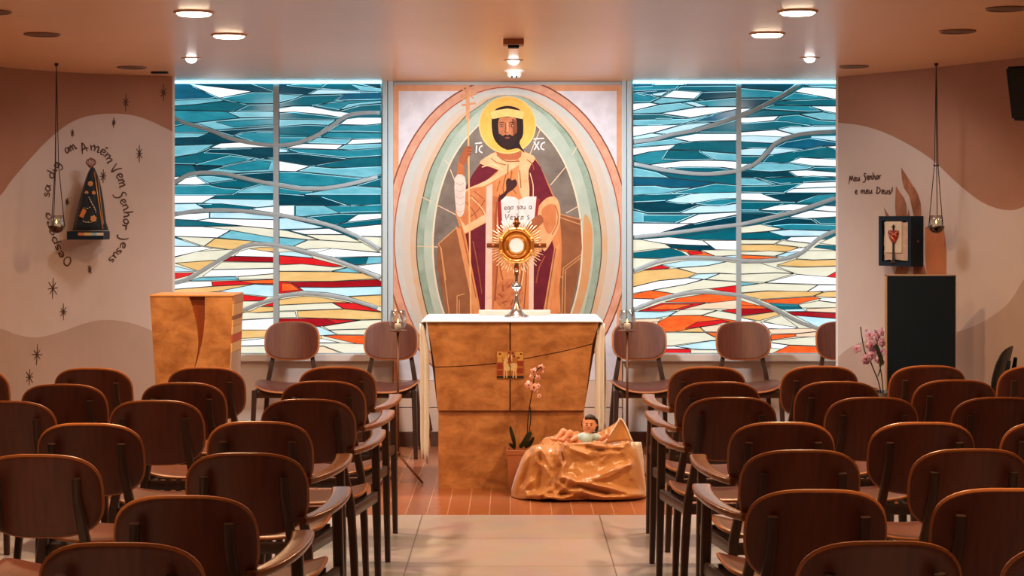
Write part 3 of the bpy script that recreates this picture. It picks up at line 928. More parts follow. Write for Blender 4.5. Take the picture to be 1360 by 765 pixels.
# ================================================================ MURAL
MU_Y = 11.66
def mp3(u, v, off=0.0): return Vector((X_(u, MU_Y), MU_Y + off, Z_(v, MU_Y)))
def prof(tab, cx, lo=110.0, hi=541.0):
    """closed outline from half-width table (y, dx), mirrored below y=327"""
    tab = sorted(tab); low = [(654-y, d) for y, d in tab[::-1] if y < 326]
    full = tab + low
    c = crom([(y, d, 0) for y, d in full], 5)
    r = [(cx + max(0, p[1]), p[0]) for p in c]; l = [(cx - max(0, p[1]), p[0]) for p in c][::-1]
    return r + l
def ell(cx, cy, a, b, n=72): return [(cx + a*math.cos(2*PI*k/n), cy + b*math.sin(2*PI*k/n)) for k in range(n)]
def pline(pts, w, smooth=True):
    """thick poly-line as a polygon"""
    q = crom_px(pts, 4) if smooth and len(pts) > 2 else pts
    L, R = [], []
    for i, p in enumerate(q):
        a, b = q[max(i-1, 0)], q[min(i+1, len(q)-1)]
        d = math.hypot(b[0]-a[0], b[1]-a[1]) or 1
        nx, ny = -(b[1]-a[1])/d*w/2, (b[0]-a[0])/d*w/2
        L.append((p[0]+nx, p[1]+ny)); R.append((p[0]-nx, p[1]-ny))
    return L + R[::-1]
def sm(pts, per=4): return [(p[0], p[1]) for p in crom([(a, b, 0) for a, b in pts], per, True)]
GREEN_O = [(126, 0), (128, 14), (133, 27), (138, 34), (151, 53), (160, 62), (182, 81), (224, 103), (264, 114), (300, 120.5), (327, 122)]
GREEN_I = [(146, 0), (150, 14), (158, 27), (169, 40), (189, 58), (213, 73), (238, 83.5), (264, 91), (289, 95.5), (310, 97.5), (327, 98)]
def scaled(tab, d): return [(y, max(0, x+d)) for y, x in tab]
PC = {}
PLIST = []
def pc(name, rgb, nz=None, hi=None, st=(1, 1, 1)):
    if name not in PC:
        PC[name] = len(PC); PLIST.append(mat('painted ' + name, rgb, 0.75, noise=nz or 14, var=0.10, col2=hi, spec=.2, stretch=st))
    return PC[name]
MURAL = []
def mu(poly, name, rgb, **k): MURAL.append((poly, pc(name, rgb, **k)))
x0, x1, y0, y1 = 522.5, 826, 113, 505
mu([(x0, y0), (x1, y0), (x1, y1), (x0, y1)], 'peach border', (222, 160, 120))
mu([(529.5, 121), (819, 121), (819, 505), (529.5, 505)], 'white ground', (222, 220, 226))
mu(ell(674, 318, 162.5, 214.9), 'brown edge', (128, 72, 52))
mu(ell(674, 318, 160.7, 213), 'pink band', (224, 172, 144), hi=(206, 150, 122))
mu(ell(674, 319, 151.2, 204), 'red thread', (176, 92, 70))
mu(ell(674, 319, 149.6, 202.4), 'pale grey ring', (206, 204, 196), nz=9, hi=(188, 196, 190))
mu(prof(scaled(GREEN_O, 20), 676), 'warm grey ring', (208, 190, 170), nz=9, hi=(200, 196, 186))
mu(prof(scaled(GREEN_O, 9), 676), 'ochre ring', (208, 168, 128), nz=9, hi=(204, 184, 160))
mu(prof(scaled(GREEN_O, 1.5), 676), 'dark line', (92, 82, 66))
mu(prof(GREEN_O, 676), 'sea green ring', (128, 150, 130), nz=8, hi=(166, 182, 164))
mu(prof(scaled(GREEN_O, -9), 676), 'pale green ring', (182, 192, 174), nz=8, hi=(166, 180, 164))
mu(sm([(776, 286), (783, 292), (787, 310), (785, 350), (778, 390), (766, 425), (758, 425), (766, 385), (772, 350), (774, 316)]), 'orange stain', (206, 142, 92), nz=10, hi=(196, 158, 112))
mu(prof(scaled(GREEN_I, 2.2), 674), 'cream line', (222, 204, 176))
mu(prof(GREEN_I, 674), 'umber ground', (104, 92, 82), nz=7, hi=(134, 122, 110))
mu(sm([(716, 240), (727, 250), (735, 262), (741, 280), (736, 262), (728, 242), (714, 216)]), 'ochre glow', (176, 122, 82))
for a, b in (((604, 240), (598, 225)), ((598, 221), (590, 212)), ((578, 271), (607, 286)), ((719, 168), (700, 214)), ((731, 246), (751, 222)), ((752, 283), (768, 274)), ((561, 262), (573, 268)), ((554, 327), (582, 328)), ((766, 195), (760, 206))):
    mu(pline([a, b], 1.2, False), 'cream thread', (216, 190, 156))
mu([(582, 324), (606, 302), (614, 300), (632, 424), (594, 424), (584, 372), (580, 345)], 'throne brown', (126, 76, 46), nz=6, hi=(154, 98, 62))
mu([(742, 283), (771, 292), (773, 330), (766, 375), (754, 424), (728, 424), (736, 380), (743, 330)], 'throne brown', (126, 76, 46))
for ln in ([(582, 324), (607, 302)], [(585, 328), (597, 420)], [(582, 324), (586, 330), (592, 372)], [(607, 393), (607, 424)], [(607, 393), (617, 390)], [(610, 398), (610, 424)],
           [(744, 289), (771, 298)], [(742, 284), (773, 292)], [(772, 338), (748, 356), (746, 424)], [(772, 342), (751, 358), (750, 424)], [(736, 360), (747, 369)], [(737, 392), (743, 392), (744, 424)]):
    mu(pline(ln, 1.2, False), 'gold line', (204, 146, 94))
# robe
ROBE = 'robe orange', (198, 118, 66)
mu(sm([(664, 199), (648, 207), (637, 217), (624, 246), (613, 262), (605, 280), (610, 300), (618, 340), (627, 385), (635, 426), (733, 426), (743, 380), (746, 330), (743, 285), (740, 268), (733, 255), (722, 232), (711, 210), (694, 200), (680, 196)], 3), *ROBE, nz=12, hi=(216, 140, 84), st=(1.6, 1, .5))
mu([(638, 217), (662, 226), (645, 241), (622, 253), (618, 250), (628, 231)], 'maroon', (94, 22, 34), nz=18, hi=(112, 30, 42))
mu([(710, 211), (718, 222), (733, 258), (738, 266), (722, 272), (707, 286), (703, 259), (701, 226)], 'maroon', (94, 22, 34))
mu(sm([(637, 217), (650, 206), (662, 203), (690, 216), (686, 221), (668, 233), (645, 246), (622, 257), (618, 252), (645, 240), (662, 226)], 3), 'collar tan', (226, 164, 112), nz=14, hi=(236, 186, 140))
mu(sm([(686, 198), (700, 203), (711, 210), (702, 226), (703, 259), (694, 264), (688, 240), (690, 216)], 3), 'collar tan', (226, 164, 112))
for ln in ([(672, 232), (668, 250), (671, 262)], [(680, 228), (678, 244), (686, 258)], [(664, 240), (660, 254)], [(690, 226), (692, 250)], [(675, 218), (674, 232)], [(660, 206), (672, 214), (690, 214)]):
    mu(pline(ln, 1.4), 'fold brown', (150, 80, 44))
mu(sm([(617, 256), (640, 248), (649, 250), (646, 292), (620, 306), (611, 290)], 3), 'sleeve orange', (190, 108, 62), nz=14, hi=(206, 130, 80))
for ln in ([(622, 258), (634, 268), (643, 286)], [(618, 268), (630, 282), (634, 296)], [(630, 254), (642, 264)], [(622, 290), (634, 280), (644, 266)]):
    mu(pline(ln, 1.3), 'fold brown', (150, 80, 44))
mu([(610, 288), (618, 300), (645, 284), (646, 295), (617, 310)], 'collar tan', (226, 164, 112))
mu([(605, 300), (611, 304), (626, 370), (640, 424), (631, 424), (618, 360)], 'hem tan', (208, 140, 88), nz=14)
mu([(618, 311), (645, 296), (644, 424), (640, 424), (636, 400), (629, 366)], 'maroon', (94, 22, 34))
mu([(733, 318), (736, 330), (724, 400), (719, 424), (708, 424), (708, 346), (717, 334), (725, 328)], 'maroon', (94, 22, 34))
mu([(736, 330), (744, 322), (736, 375), (727, 424), (719, 424), (724, 400)], 'hem tan', (208, 140, 88))
mu([(606, 234), (617, 234), (616, 218), (609, 214)], 'cuff orange', (186, 104, 60))
mu(sm([(604, 236), (617.5, 235), (618, 262), (616, 282), (611, 288), (606, 280)], 3), 'white sleeve', (224, 206, 192), nz=30, hi=(206, 184, 168))
for k in range(5): mu(pline([(605.5, 243+9*k), (611, 245.5+9*k), (616.5, 243+9*k)], 0.8), 'sleeve crease', (186, 160, 142))
mu([(646, 248), (654, 244), (653, 424), (644, 424)], 'pink stripe', (228, 186, 164), nz=18)
mu([(703, 340), (709, 340), (708.5, 424), (702, 424)], 'pink stripe', (228, 186, 164))
mu([(654, 260), (664, 262), (663, 300), (660, 360), (654, 424)], 'robe rust', (172, 92, 52), nz=12, hi=(196, 112, 66))
mu(ell(676, 391, 19, 21, 28), 'medallion ochre', (206, 130, 80), nz=40, hi=(176, 92, 54))
for k in range(7):
    a = 2*PI*k/7; mu(pline([(676+9*math.cos(a), 391+9*math.sin(a)), (676+14*math.cos(a+.5), 391+15*math.sin(a+.5))], 2.0, False), 'medallion rust', (150, 76, 44))
for ln, w_ in (([(660, 268), (658, 300), (661, 340), (657, 400)], 2.2), ([(667, 312), (664, 350), (668, 372)], 1.6), ([(690, 318), (694, 350), (690, 380)], 2.0), ([(697, 320), (699, 360), (696, 410)], 1.6), ([(684, 410), (688, 395), (693, 380)], 1.4), ([(612, 300), (622, 345), (632, 395)], 1.2), ([(738, 330), (730, 380), (724, 420)], 1.4), ([(724, 340), (716, 356), (712, 376)], 1.6), ([(628, 320), (634, 350), (640, 390)], 1.4), ([(700, 212), (707, 218), (709, 226)], 1.2), ([(652, 210), (660, 216), (672, 219)], 1.2)):
    mu(pline(ln, w_), 'fold brown', (150, 80, 44))
for ln, w_ in (([(662, 266), (661, 300), (664, 335)], 1.4), ([(694, 320), (696, 350), (693, 378)], 1.3), ([(626, 262), (638, 274), (644, 284)], 1.3), ([(640, 222), (655, 218), (668, 226)], 1.6), ([(704, 230), (708, 246), (708, 262)], 1.2)):
    mu(pline(ln, w_), 'fold light', (236, 190, 144))
# right sleeve, hand and book
mu(sm([(714, 276), (726, 263), (738, 262), (744, 276), (743, 298), (735, 316), (723, 334), (717, 316), (716, 300), (708, 290)], 3), 'sleeve tan', (220, 152, 100), nz=14, hi=(232, 174, 122))
mu(sm([(719, 280), (730, 271), (738, 275), (738, 298), (730, 311), (723, 302)], 3), 'sleeve orange', (190, 108, 62))
mu(pline([(737, 272), (741, 284), (740, 298), (733, 312)], 1.2), 'fold brown', (150, 80, 44))
mu(sm([(661, 265), (666, 261), (669, 310), (662, 306)], 2), 'book red', (150, 40, 34))
mu([(711, 261), (717, 265), (712, 300), (706, 300)], 'book red', (150, 40, 34))
mu([(665, 261.5), (676, 260.5), (684, 262), (689, 265.5), (696, 262), (704, 260.8), (712.5, 261), (709, 300), (700, 314), (668, 310)], 'page white', (218, 210, 202), nz=20)
mu(pline([(689, 265), (688.5, 312)], 0.9, False), 'page fold', (178, 160, 146))
BOOKINK = 'page ink', (96, 70, 58)
for txt, path, size in (('Ego sou a', [(670, 279), (689, 278), (707, 278)], 4.4), ('Venho s', [(671, 292), (688, 292), (704, 291)], 4.8)):
    for st in (text_strokes(txt.replace('E', 'e'), path, size)):
        for a, b in zip(st[:-1], st[1:]): mu(pline([a, b], 1.0, False), *BOOKINK)
mu(sm([(698, 305), (705, 293), (717, 285), (722, 294), (713, 303), (703, 310)], 3), 'hand brown', (160, 88, 54), nz=20)
for a, b in (((699, 309), (705, 300)), ((703, 311), (708, 302)), ((708, 309), (712, 301))): mu(pline([a, b], 2.2, False), 'finger brown', (138, 72, 44))
mu(sm([(672, 241), (675.5, 236.5), (680, 239.5), (684.5, 238), (687, 245), (681, 252), (675, 256), (669, 263), (662, 268), (664, 260), (672, 253)], 3), 'heart brown', (66, 34, 30))
mu(pline([(679, 225), (679, 238)], 1.0, False), 'fold brown', (150, 80, 44))
# head
mu(sm([(664, 190), (688, 190), (692, 208), (677, 213), (660, 207)], 3), 'neck brown', (176, 98, 60), nz=14)
mu(ell(674, 166, 38, 38.2, 48), 'halo edge', (230, 190, 120))
mu(ell(674, 166, 36.6, 36.8, 48), 'halo gold', (226, 166, 72), nz=16, hi=(236, 182, 92))
mu(sm([(654, 152), (660, 144), (674, 140.5), (688, 144), (694, 153), (695, 178), (690, 190), (697, 203), (688, 197), (676, 199), (665, 195), (656, 184), (653, 168)], 3), 'hair dark', (40, 24, 22))
mu(sm([(662, 160), (668, 156), (682, 156), (686, 161), (686.5, 176), (681, 190), (674, 194), (667, 190), (662.5, 177)], 3), 'face brown', (172, 100, 64), nz=18, hi=(190, 120, 80))
mu(sm([(680, 158), (686, 162), (686.5, 176), (682, 188), (681, 175)], 3), 'face umber', (128, 68, 44))
mu([(651.5, 149.5), (656, 147), (674, 144), (692, 147), (696, 149), (694, 158), (674, 154.5), (654, 158)], 'crown gold', (232, 182, 100), nz=20, hi=(240, 200, 130))
mu(sm([(662.5, 178), (668, 180.5), (671, 178.5), (674, 179.5), (677.5, 178.5), (681, 180.5), (686, 177), (685, 188), (678, 197), (673, 199), (666, 193)], 3), 'beard dark', (48, 28, 24))
mu(ell(674, 183, 3.2, 1.3, 10), 'mouth red', (140, 66, 52))
for ex in (666.5, 679.5):
    mu(ell(ex, 167, 3.3, 2.2, 12), 'eye shade', (110, 58, 38)); mu(ell(ex, 167, 2.2, 1.0, 10), 'eye white', (206, 170, 140)); mu(ell(ex, 167, 1.0, 1.0, 8), 'hair dark', (40, 24, 22))
    mu(pline([(ex-3.6, 163.6), (ex, 162.4), (ex+3.6, 163.4)], 1.1), 'hair dark', (40, 24, 22))
mu(pline([(671.5, 163), (671.3, 173), (670.5, 175.5), (674, 176.5)], 1.0), 'nose line', (104, 54, 36))
mu([(672.6, 162), (675, 162), (675.6, 174), (673, 175.5)], 'nose light', (208, 140, 96))
# hand with the staff
mu(pline([(621.3, 118), (623, 259), (625.5, 424)], 2.1, False), 'staff tan', (224, 170, 112))
for a, b, w in (((621, 112), (621.5, 160), 5), ((611, 128), (633, 124), 4), ((613, 140), (632, 137), 3), ((614, 117), (629, 131), 2.4), ((628, 116), (614, 133), 2.4)):
    mu(pline([a, b], w, False), 'cross orange', (208, 142, 98), nz=30, hi=(222, 168, 128))
mu(sm([(609.5, 215), (613, 204), (619, 195), (626, 194.5), (626.5, 200), (621, 211), (617, 219)], 3), 'hand brown', (160, 88, 54))
for k in range(3): mu(pline([(620.5, 196.5+4*k), (626.5, 197+4*k)], 1.9, False), 'finger brown', (138, 72, 44))
for st in [[(633, 193), (632.4, 203)], [(641, 193.5), (637.5, 195.5), (636.6, 200), (640.5, 203)], [(631, 190.6), (640, 189.6)], [(709, 188), (716, 199)], [(716, 188), (709.5, 199)], [(724, 189), (719.6, 191), (718.6, 196.5), (723, 199)], [(708.5, 184.6), (722.5, 183.6)]]:
    mu(pline(st, 1.6, len(st) > 2), 'letter white', (226, 222, 216))
o, _, _ = paint_mesh('mural', [p for p, _ in MURAL], [c for _, c in MURAL], mp3, PLIST)
bm = bmesh.new(); bm.from_mesh(o.data); n0 = len(PLIST)
box(bm, (X_(x0, MU_Y), MU_Y+.0005, Z_(y1, MU_Y)), (X_(x1, MU_Y), MU_Y+.035, Z_(y0, MU_Y)), n0)
bm.to_mesh(o.data); bm.free(); o.data.materials.append(M_PLASTER)
tag(o, 'tall painted icon of a haloed bearded man in red robe holding an open book', 'mural')
M_SKPANEL = mat('pale stone panel', (214, 190, 170), .5, noise=3, var=.06)
bm = bmesh.new()
for za, zb in ((505.6, 541), (542, 593)):
    for ua, ub in ((522.5, 673), (674, 826)): box(bm, (X_(ua, MU_Y), MU_Y, Z_(zb, MU_Y)+.001), (X_(ub, MU_Y), MU_Y+.05, Z_(za, MU_Y)), bev=.002)
struct(mesh_obj('wall_front_panel', bm, M_SKPANEL))
# ================================================================ ALTAR
M_TRAV = mat('honey travertine', (160, 104, 60), 0.42, noise=8, col2=(206, 148, 94), stretch=(1, 1, 1.5), detail=14, bump=.35, ramp=(.36, .64), dist=.35)
M_TRAVD = mat('dark stone joint', (70, 38, 22), 0.8)
AY = 9.79
al = thing('altar', 'honey stone altar block on a narrower base in front of the mural', 'altar', (X_(679, AY), AY, 0))
ax0 = X_(679, AY)
def apx(u, v): return (X_(u, AY) - ax0, Z_(v, AY))
bm = bmesh.new(); prism(bm, [apx(567, 428), apx(796, 428), apx(776, 545.5), apx(581, 545.5)], .028, .66); mesh_obj('core', bm, M_TRAVD, al)
crv = crom_px([(560, 488), (600, 487), (640, 484.5), (677, 480), (710, 474), (750, 466), (800, 453.5)], 6)
def slab(poly):
    bm = bmesh.new(); prism(bm, [apx(*p) for p in poly], 0.0, .03, bev=.0015); mesh_obj('stone_slab', bm, M_TRAV, al)
def lx(v): return 567 + (v-428)/117.5*14
def rx(v): return 796 - (v-428)/117.5*20
cl = [p for p in crv if lx(p[1]) <= p[0] <= 676.8]; cr = [p for p in crv if 678.2 <= p[0] <= rx(p[1])]
slab([(567, 428), (676.8, 428), (676.8, 479.4)] + [(p[0], p[1]-.6) for p in cl[::-1]])
slab([(678.2, 428), (796, 428)] + [(p[0], p[1]-.6) for p in cr[::-1]] + [(678.2, 479.2)])
slab([(581, 545.5)] + [(p[0], p[1]+.6) for p in cl] + [(676.8, 480.7), (676.8, 545.5)])
slab([(678.2, 545.5), (678.2, 480.4)] + [(p[0], p[1]+.6) for p in cr] + [(776, 545.5)])
bm = bmesh.new(); box(bm, (apx(582, 0)[0], .018, 0), (apx(776, 0)[0], .60, Z_(546.5, AY)), bev=.002); mesh_obj('plinth', bm, M_TRAV, al)
# mosaic plaque with a pale lamb
PQ = []; PQC = []; PQM = []
def pq(poly, rgb):
    nm = 'plaque %d %d %d' % rgb
    m = mat(nm, rgb, .5, noise=60, var=.15)
    if m not in PQM: PQM.append(m)
    PQ.append(poly); PQC.append(PQM.index(m))
pq([(659.5, 466), (695.5, 466), (695.5, 503), (659.5, 503)], (178, 112, 56))
for r in ((660, 467, 668, 474), (668, 468, 674, 478), (684, 467, 695, 474), (661, 474, 667, 481), (688, 474, 695, 479)): pq([(r[0], r[1]), (r[2], r[1]), (r[2], r[3]), (r[0], r[3])], (206, 160, 88))
for r in ((660, 482, 668, 490), (687, 479, 695, 486), (660, 492, 668, 498), (687, 489, 695, 496)): pq([(r[0], r[1]), (r[2], r[1]), (r[2], r[3]), (r[0], r[3])], (150, 58, 36))
pq([(660, 499), (695.5, 499), (695.5, 502.5), (660, 502.5)], (38, 32, 28))
for cx, cy in ((664, 470), (681, 469), (683, 473), (692, 470), (689, 475)): pq(ell(cx, cy, 1.6, 1.2, 8), (96, 44, 30))
pq([(675, 467), (678, 467), (679, 482), (674, 482)], (136, 64, 40))
pq(sm([(669.5, 478), (673, 475), (675, 478), (674, 483), (678, 489), (679, 492), (671, 492), (669, 486)], 2), (226, 200, 150))
pq(sm([(678, 483), (686, 482.5), (687, 488), (685, 492), (678, 491)], 2), (222, 196, 146))
for a, b in (((670, 489), (669.5, 502)), ((672.5, 491), (673, 501.5)), ((684.5, 490), (685.5, 502)), ((682.5, 491), (681.5, 501.5)), ((675, 475), (676, 470)), ((680, 480), (679, 471))): pq(pline([a, b], 1.5, False), (228, 204, 156))
pq(pline([(677, 484), (678, 489), (677, 493), (678.5, 502)], 1.2), (40, 34, 30))
po, _, _ = paint_mesh('mosaic_plaque', PQ, PQC, lambda u, v: Vector((apx(u, v)[0], -.005, apx(u, v)[1])), PQM, al)
bm = bmesh.new(); bm.from_mesh(po.data); a, b = apx(659.5, 503), apx(695.5, 466)
box(bm, (a[0], -.0048, a[1]), (b[0], .003, b[1]), 0); bm.to_mesh(po.data); bm.free(); po['label'] = 'square mosaic plaque with a pale lamb'
# altar cloth: one sheet over the top, long tails at both ends
M_LINEN = mat('white linen', (232, 236, 240), .75, noise=120, var=.04, sheen=.3)
def altar_cloth():
    bm = bmesh.new()
    zt = Z_(428, AY) + .004
    xl, xr = X_(559.5, AY), X_(800.5, AY)
    nu_t, nv = 16, 22
    rows = []
    yA, yB = AY - .012, AY + .672
    for j in range(nv + 1):
        v = j / nv; y = yA + (yB-yA)*v; row = []
        ll = 0.70 + .03*math.sin(9*v) - .10*v; lr = 0.575 + .03*math.sin(7*v+1)
        n = 12
        for i in range(n, 0, -1):        # left tail from bottom to edge
            s = i / n
            x = xl - .006 - .010*math.sin(s*2.2) + .016*s*math.sin(v*26 + s*2) + .045*s*s*(1 if v < .5 else .3)
            yy = y + s*(.34*(1-v) if v < .5 else .34*(1-v))*.55 - s*.05
            row.append((x, yy, zt - .012 - s*ll))
        row.append((xl - .002, y, zt - .003))
        for i in range(nu_t + 1):
            t = i / nu_t; row.append((xl + .012 + (xr-xl-.024)*t, y, zt + .004))
        row.append((xr + .002, y, zt - .003))
        for i in range(1, n + 1):
            s = i / n
            x = xr + .006 + .012*math.sin(s*2.2) + .016*s*math.sin(v*24 + 1 + s*2) - .004*s
            yy = y + s*.20*(.5-v)
            row.append((x, yy, zt - .012 - s*lr))
        rows.append([bm.verts.new(p) for p in row])
    for a, b in zip(rows[:-1], rows[1:]):
        for i in range(len(a) - 1): bm.faces.new((a[i], a[i+1], b[i+1], b[i]))
    # front corner folds of both tails
    for xo, sg, zl in ((xl-.008, 1, .735), (xr+.010, -1, .60)):
        g = []
        for i in range(15):
            s = i/14; wdt = (.052*(1-.1*s) if s < .8 else .052*(.92-1.2*(s-.8)))*(.35+.65*min(1, s*5))
            drop = .010 + zl*s
            g.append([bm.verts.new((xo + sg*(wdt*q/6 + (.006*s if s < .85 else .006*s + .03*(s-.85))), AY - .022 - .010*math.sin(q*1.9 + s*1.2)*min(1, s*4) + .004*q, zt - drop + (.03*(1-q/6) if sg < 0 else .05*q/6)*max(0, s-.8)/.2*-1)) for q in range(7)])
        for A, B in zip(g[:-1], g[1:]):
            for q in range(6): bm.faces.new((A[q], A[q+1], B[q+1], B[q]))
    # narrow front hem
    fr = [bm.verts.new((v.co.x, AY-.014, v.co.z - .0075)) for v in rows[0][12:-12]]
    for i in range(len(fr) - 1): bm.faces.new((fr[i], fr[i+1], rows[0][13+i], rows[0][12+i]))
    o = mesh_obj('altar_cloth', bm, M_LINEN, None, True)
    md = o.modifiers.new('thick', 'SOLIDIFY'); md.thickness = .003; md.offset = 0
    return tag(o, 'white cloth over the altar top with long tails hanging at both ends', 'cloth')
altar_cloth()
ZT = Z_(428, AY) + .0105
# low slab at the back of the altar
bm = bmesh.new(); box(bm, (X_(636, 10.32), 10.30, ZT), (X_(731, 10.32), 10.42, ZT+.026), bev=.003)
tag(mesh_obj('low_shelf_board', bm, mat('pale pink board', (222, 178, 160), .5, noise=20, var=.06)), 'low pale pink board lying along the back of the white altar top', 'board')
# monstrance
mx, my = X_(686, 10.12), 10.12
mo = thing('monstrance', 'gold sunburst monstrance with a round glass centre standing on the altar', 'monstrance', (mx, my, ZT))
def mz(v): return Z_(v, my) - ZT
def mxx(u): return X_(u, my) - mx
px1 = my / F
bm = bmesh.new()
lathe(bm, [(0, 0), (.072, 0), (.074, .006), (.06, .012), (.042, .022), (.026, .045), (.016, .08), (.011, .115), (.0085, .15), (0, .15)], (0, 0, 0), 28)
mesh_obj('foot', bm, M_SILVER, mo, True)
bm = bmesh.new()
lathe(bm, [(0, .148), (.010, .148), (.012, .156), (.024, .164), (.031, .176), (.024, .188), (.012, .196), (.0095, .205), (.012, .25), (.016, .275), (0, .275)], (0, 0, 0), 24)
mesh_obj('stem', bm, M_SILVER, mo, True)
cz = mz(326)
bm = bmesh.new()
for k in range(56):
    a = 2*PI*k/56
    if min(abs((a % (PI/2))), PI/2 - (a % (PI/2))) < .10: continue
    r1 = .162 if k % 2 else .148
    d = Vector((math.cos(a), 0, math.sin(a)))
    tube(bm, [d*.085 + Vector((0, 0, cz)), d*r1 + Vector((0, 0, cz))], [.0042, .0022], 6, cap=True)
mesh_obj('sun_ray', bm, mat('pale gold', (246, 210, 160), .3, metal=.6), mo, True)['kind'] = 'stuff'
bm = bmesh.new()
for r0, rr in ((.092, .012), (.064, .008), (.046, .007)):
    ring = [Vector((r0*math.cos(2*PI*k/40), -.004, cz + r0*math.sin(2*PI*k/40))) for k in range(41)]
    tube(bm, ring, rr, 8, cap=False)
for k in range(8):
    a = 2*PI*(k+.5)/8; ball(bm, (.094*math.cos(a), -.012, cz + .094*math.sin(a)), .012, 10, 6)
prism(bm, [(.096*math.cos(2*PI*k/32), cz + .096*math.sin(2*PI*k/32)) for k in range(32)], -.001, .008)
mesh_obj('sunburst', bm, M_GOLD, mo, True)
bm = bmesh.new()
for k in range(4):
    bm = bmesh.new(); a = PI/2*k; d = Vector((math.cos(a), 0, math.sin(a)))
    c = Vector((0, -.006, cz))
    e = .170 if k != 1 else .158
    tube(bm, [c + d*.10, c + d*e], (.013, .006), 6, True, up=Vector((0, 1, 0)))
    ball(bm, c + d*(.135) + Vector((0, -.006, 0)), .009, 8, 6)
    mesh_obj('sunburst_arm', bm, mat('dark bronze gold', (150, 86, 44), .3, metal=.6), mo)
bm = bmesh.new(); prism(bm, [(.042*math.cos(2*PI*k/32), cz + .042*math.sin(2*PI*k/32)) for k in range(32)], -.010, -.002, bev=.002)
mesh_obj('round_host', bm, mat('white host', (246, 246, 248), .3, emit=.25), mo)['label'] = 'white round centre'
bm = bmesh.new(); zt = mz(290)
tube(bm, [(0, 0, cz + .10), (0, 0, zt)], (.008, .005), 6, True); tube(bm, [(-.022, 0, zt-.028), (.022, 0, zt-.028)], (.005, .007), 6, True)
mesh_obj('cross', bm, MATS['dark bronze gold'], mo)
# ================================================================ CHAIRS
def chair_back_surf(u, v):
    zc = .708
    p = Vector((u, -.197 - v*.25 + u*u*1.05, zc + v))
    n = Vector((-2.1*u, 1, .25)).normalized()
    return p, n
def seat_surf(u, v):
    z = .447 + u*u*.42 - (max(0, v-.08)**2)*1.4 - .012*(1-min(1, abs(u)/.2)**2)
    return Vector((u, .03+v, z)), Vector((-.5*u, 0, 1)).normalized()
def make_chair(arm, name, wood, frame, edge=None):
    edge = edge or M_EDGE
    t = thing(name, 'x', 'chair')
    bm = bmesh.new(); plate(bm, .205, .205, 4.2, .013, seat_surf, 8, 48, me=1); auto_smooth(mesh_obj('seat', bm, [wood, edge], t), 50)
    bm = bmesh.new(); plate(bm, .178, .124, 3.0, .013, chair_back_surf, 8, 56, me=1); auto_smooth(mesh_obj('backrest', bm, [wood, edge], t), 50)
    for s in (-1, 1):
        bm = bmesh.new()
        tube(bm, [(s*.185, -.245, 0), (s*.172, -.205, .25), (s*.158, -.178, .43), (s*.128, -.199, .60), (s*.116, -.222, .70), (s*.114, -.232, .765)],
             [(.012, .014), (.015, .018), (.016, .021), (.0135, .016), (.0125, .0125), (.0125, .009)], 8, True, up=Vector((0, 1, 0)))
        auto_smooth(mesh_obj('leg', bm, frame, t), 45)
        tall = arm == s
        bm = bmesh.new()
        if tall: tube(bm, [(s*.232, .235, 0), (s*.226, .215, .42), (s*.222, .205, .628)], [(.012, .014), (.0165, .020), (.016, .019)], 8, True, up=Vector((0, 1, 0)))
        else: tube(bm, [(s*.205, .215, 0), (s*.190, .190, .425)], [(.012, .014), (.0165, .019)], 8, True, up=Vector((0, 1, 0)))
        auto_smooth(mesh_obj('leg', bm, frame, t), 45)
    bm = bmesh.new()
    for s in (-1, 1):
        fx = .224 if arm == s else .189
        tube(bm, [(s*.16, -.178, .405), (s*fx, .195, .405)], (.011, .022), 8, True)
    tube(bm, [(-.19, .185, .40), (.19, .185, .40)], (.011, .024), 8, True); tube(bm, [(-.155, -.17, .405), (.155, -.17, .405)], (.011, .02), 8, True)
    auto_smooth(mesh_obj('seat_frame', bm, frame, t), 45)
    if arm:
        s = arm
        bm = bmesh.new()
        c = crom([(s*.228, .285, .648), (s*.233, .19, .643), (s*.226, .06, .638), (s*.206, -.06, .634), (s*.178, -.145, .631), (s*.160, -.180, .630)], 5)
        n = len(c); wd = [(.031 - .017*(i/(n-1))**1.2, .011) for i in range(n)]
        tube(bm, c, wd, 16, True)
        auto_smooth(mesh_obj('armrest', bm, M_ARM, t), 45)
    return t
M_ARM = mat('oiled walnut arm', (122, 74, 46), 0.26, noise=8, col2=(150, 94, 58), stretch=(6, 1, 3), spec=.7, coat=.3)
HC = .832
protos = {}
def place(kind, loc, rz, label, group, wood=None, frame=None):
    nm = {0: 'chapel_chair', 1: 'chapel_armchair', -1: 'chapel_armchair'}[kind]
    if kind not in protos:
        t = make_chair(kind, nm, M_WOOD, M_WOODFRAME); protos[kind] = t
        t.location = loc; t.rotation_euler = (0, 0, rz); t['label'] = label; t['group'] = group; return t
    return dup(protos[kind], loc, rz, label, group)
ORD = ['front', 'second', 'third', 'fourth', 'fifth', 'sixth', 'seventh']
def row_chair(block, col, row, xl, xr, yt, rz=None, arm=False):
    Yb = F*(EYE-HC)/(yt-HY)
    cx = (xl+xr)/2
    Y0 = Yb + .228
    X0 = X_(cx, Yb)
    r = rz if rz is not None else random.uniform(-.02, .02)
    k = 0 if not arm else (1 if block == 'left' else -1)
    X0 += .228*math.sin(r)
    if col == 0:
        lab = 'chair beside the central aisle, %s row of the %s block%s' % (ORD[row], block, ', with armrest' if arm else '')
    else:
        cn = ['', 'one place', 'two places', 'three places'][col]
        lab = '%s row chair of the %s block, %s in from the aisle column' % (ORD[row], block, cn)
    place(k, (X0, Y0, 0), r, 'dark walnut ' + lab, 'walnut chairs in the %s block' % block)
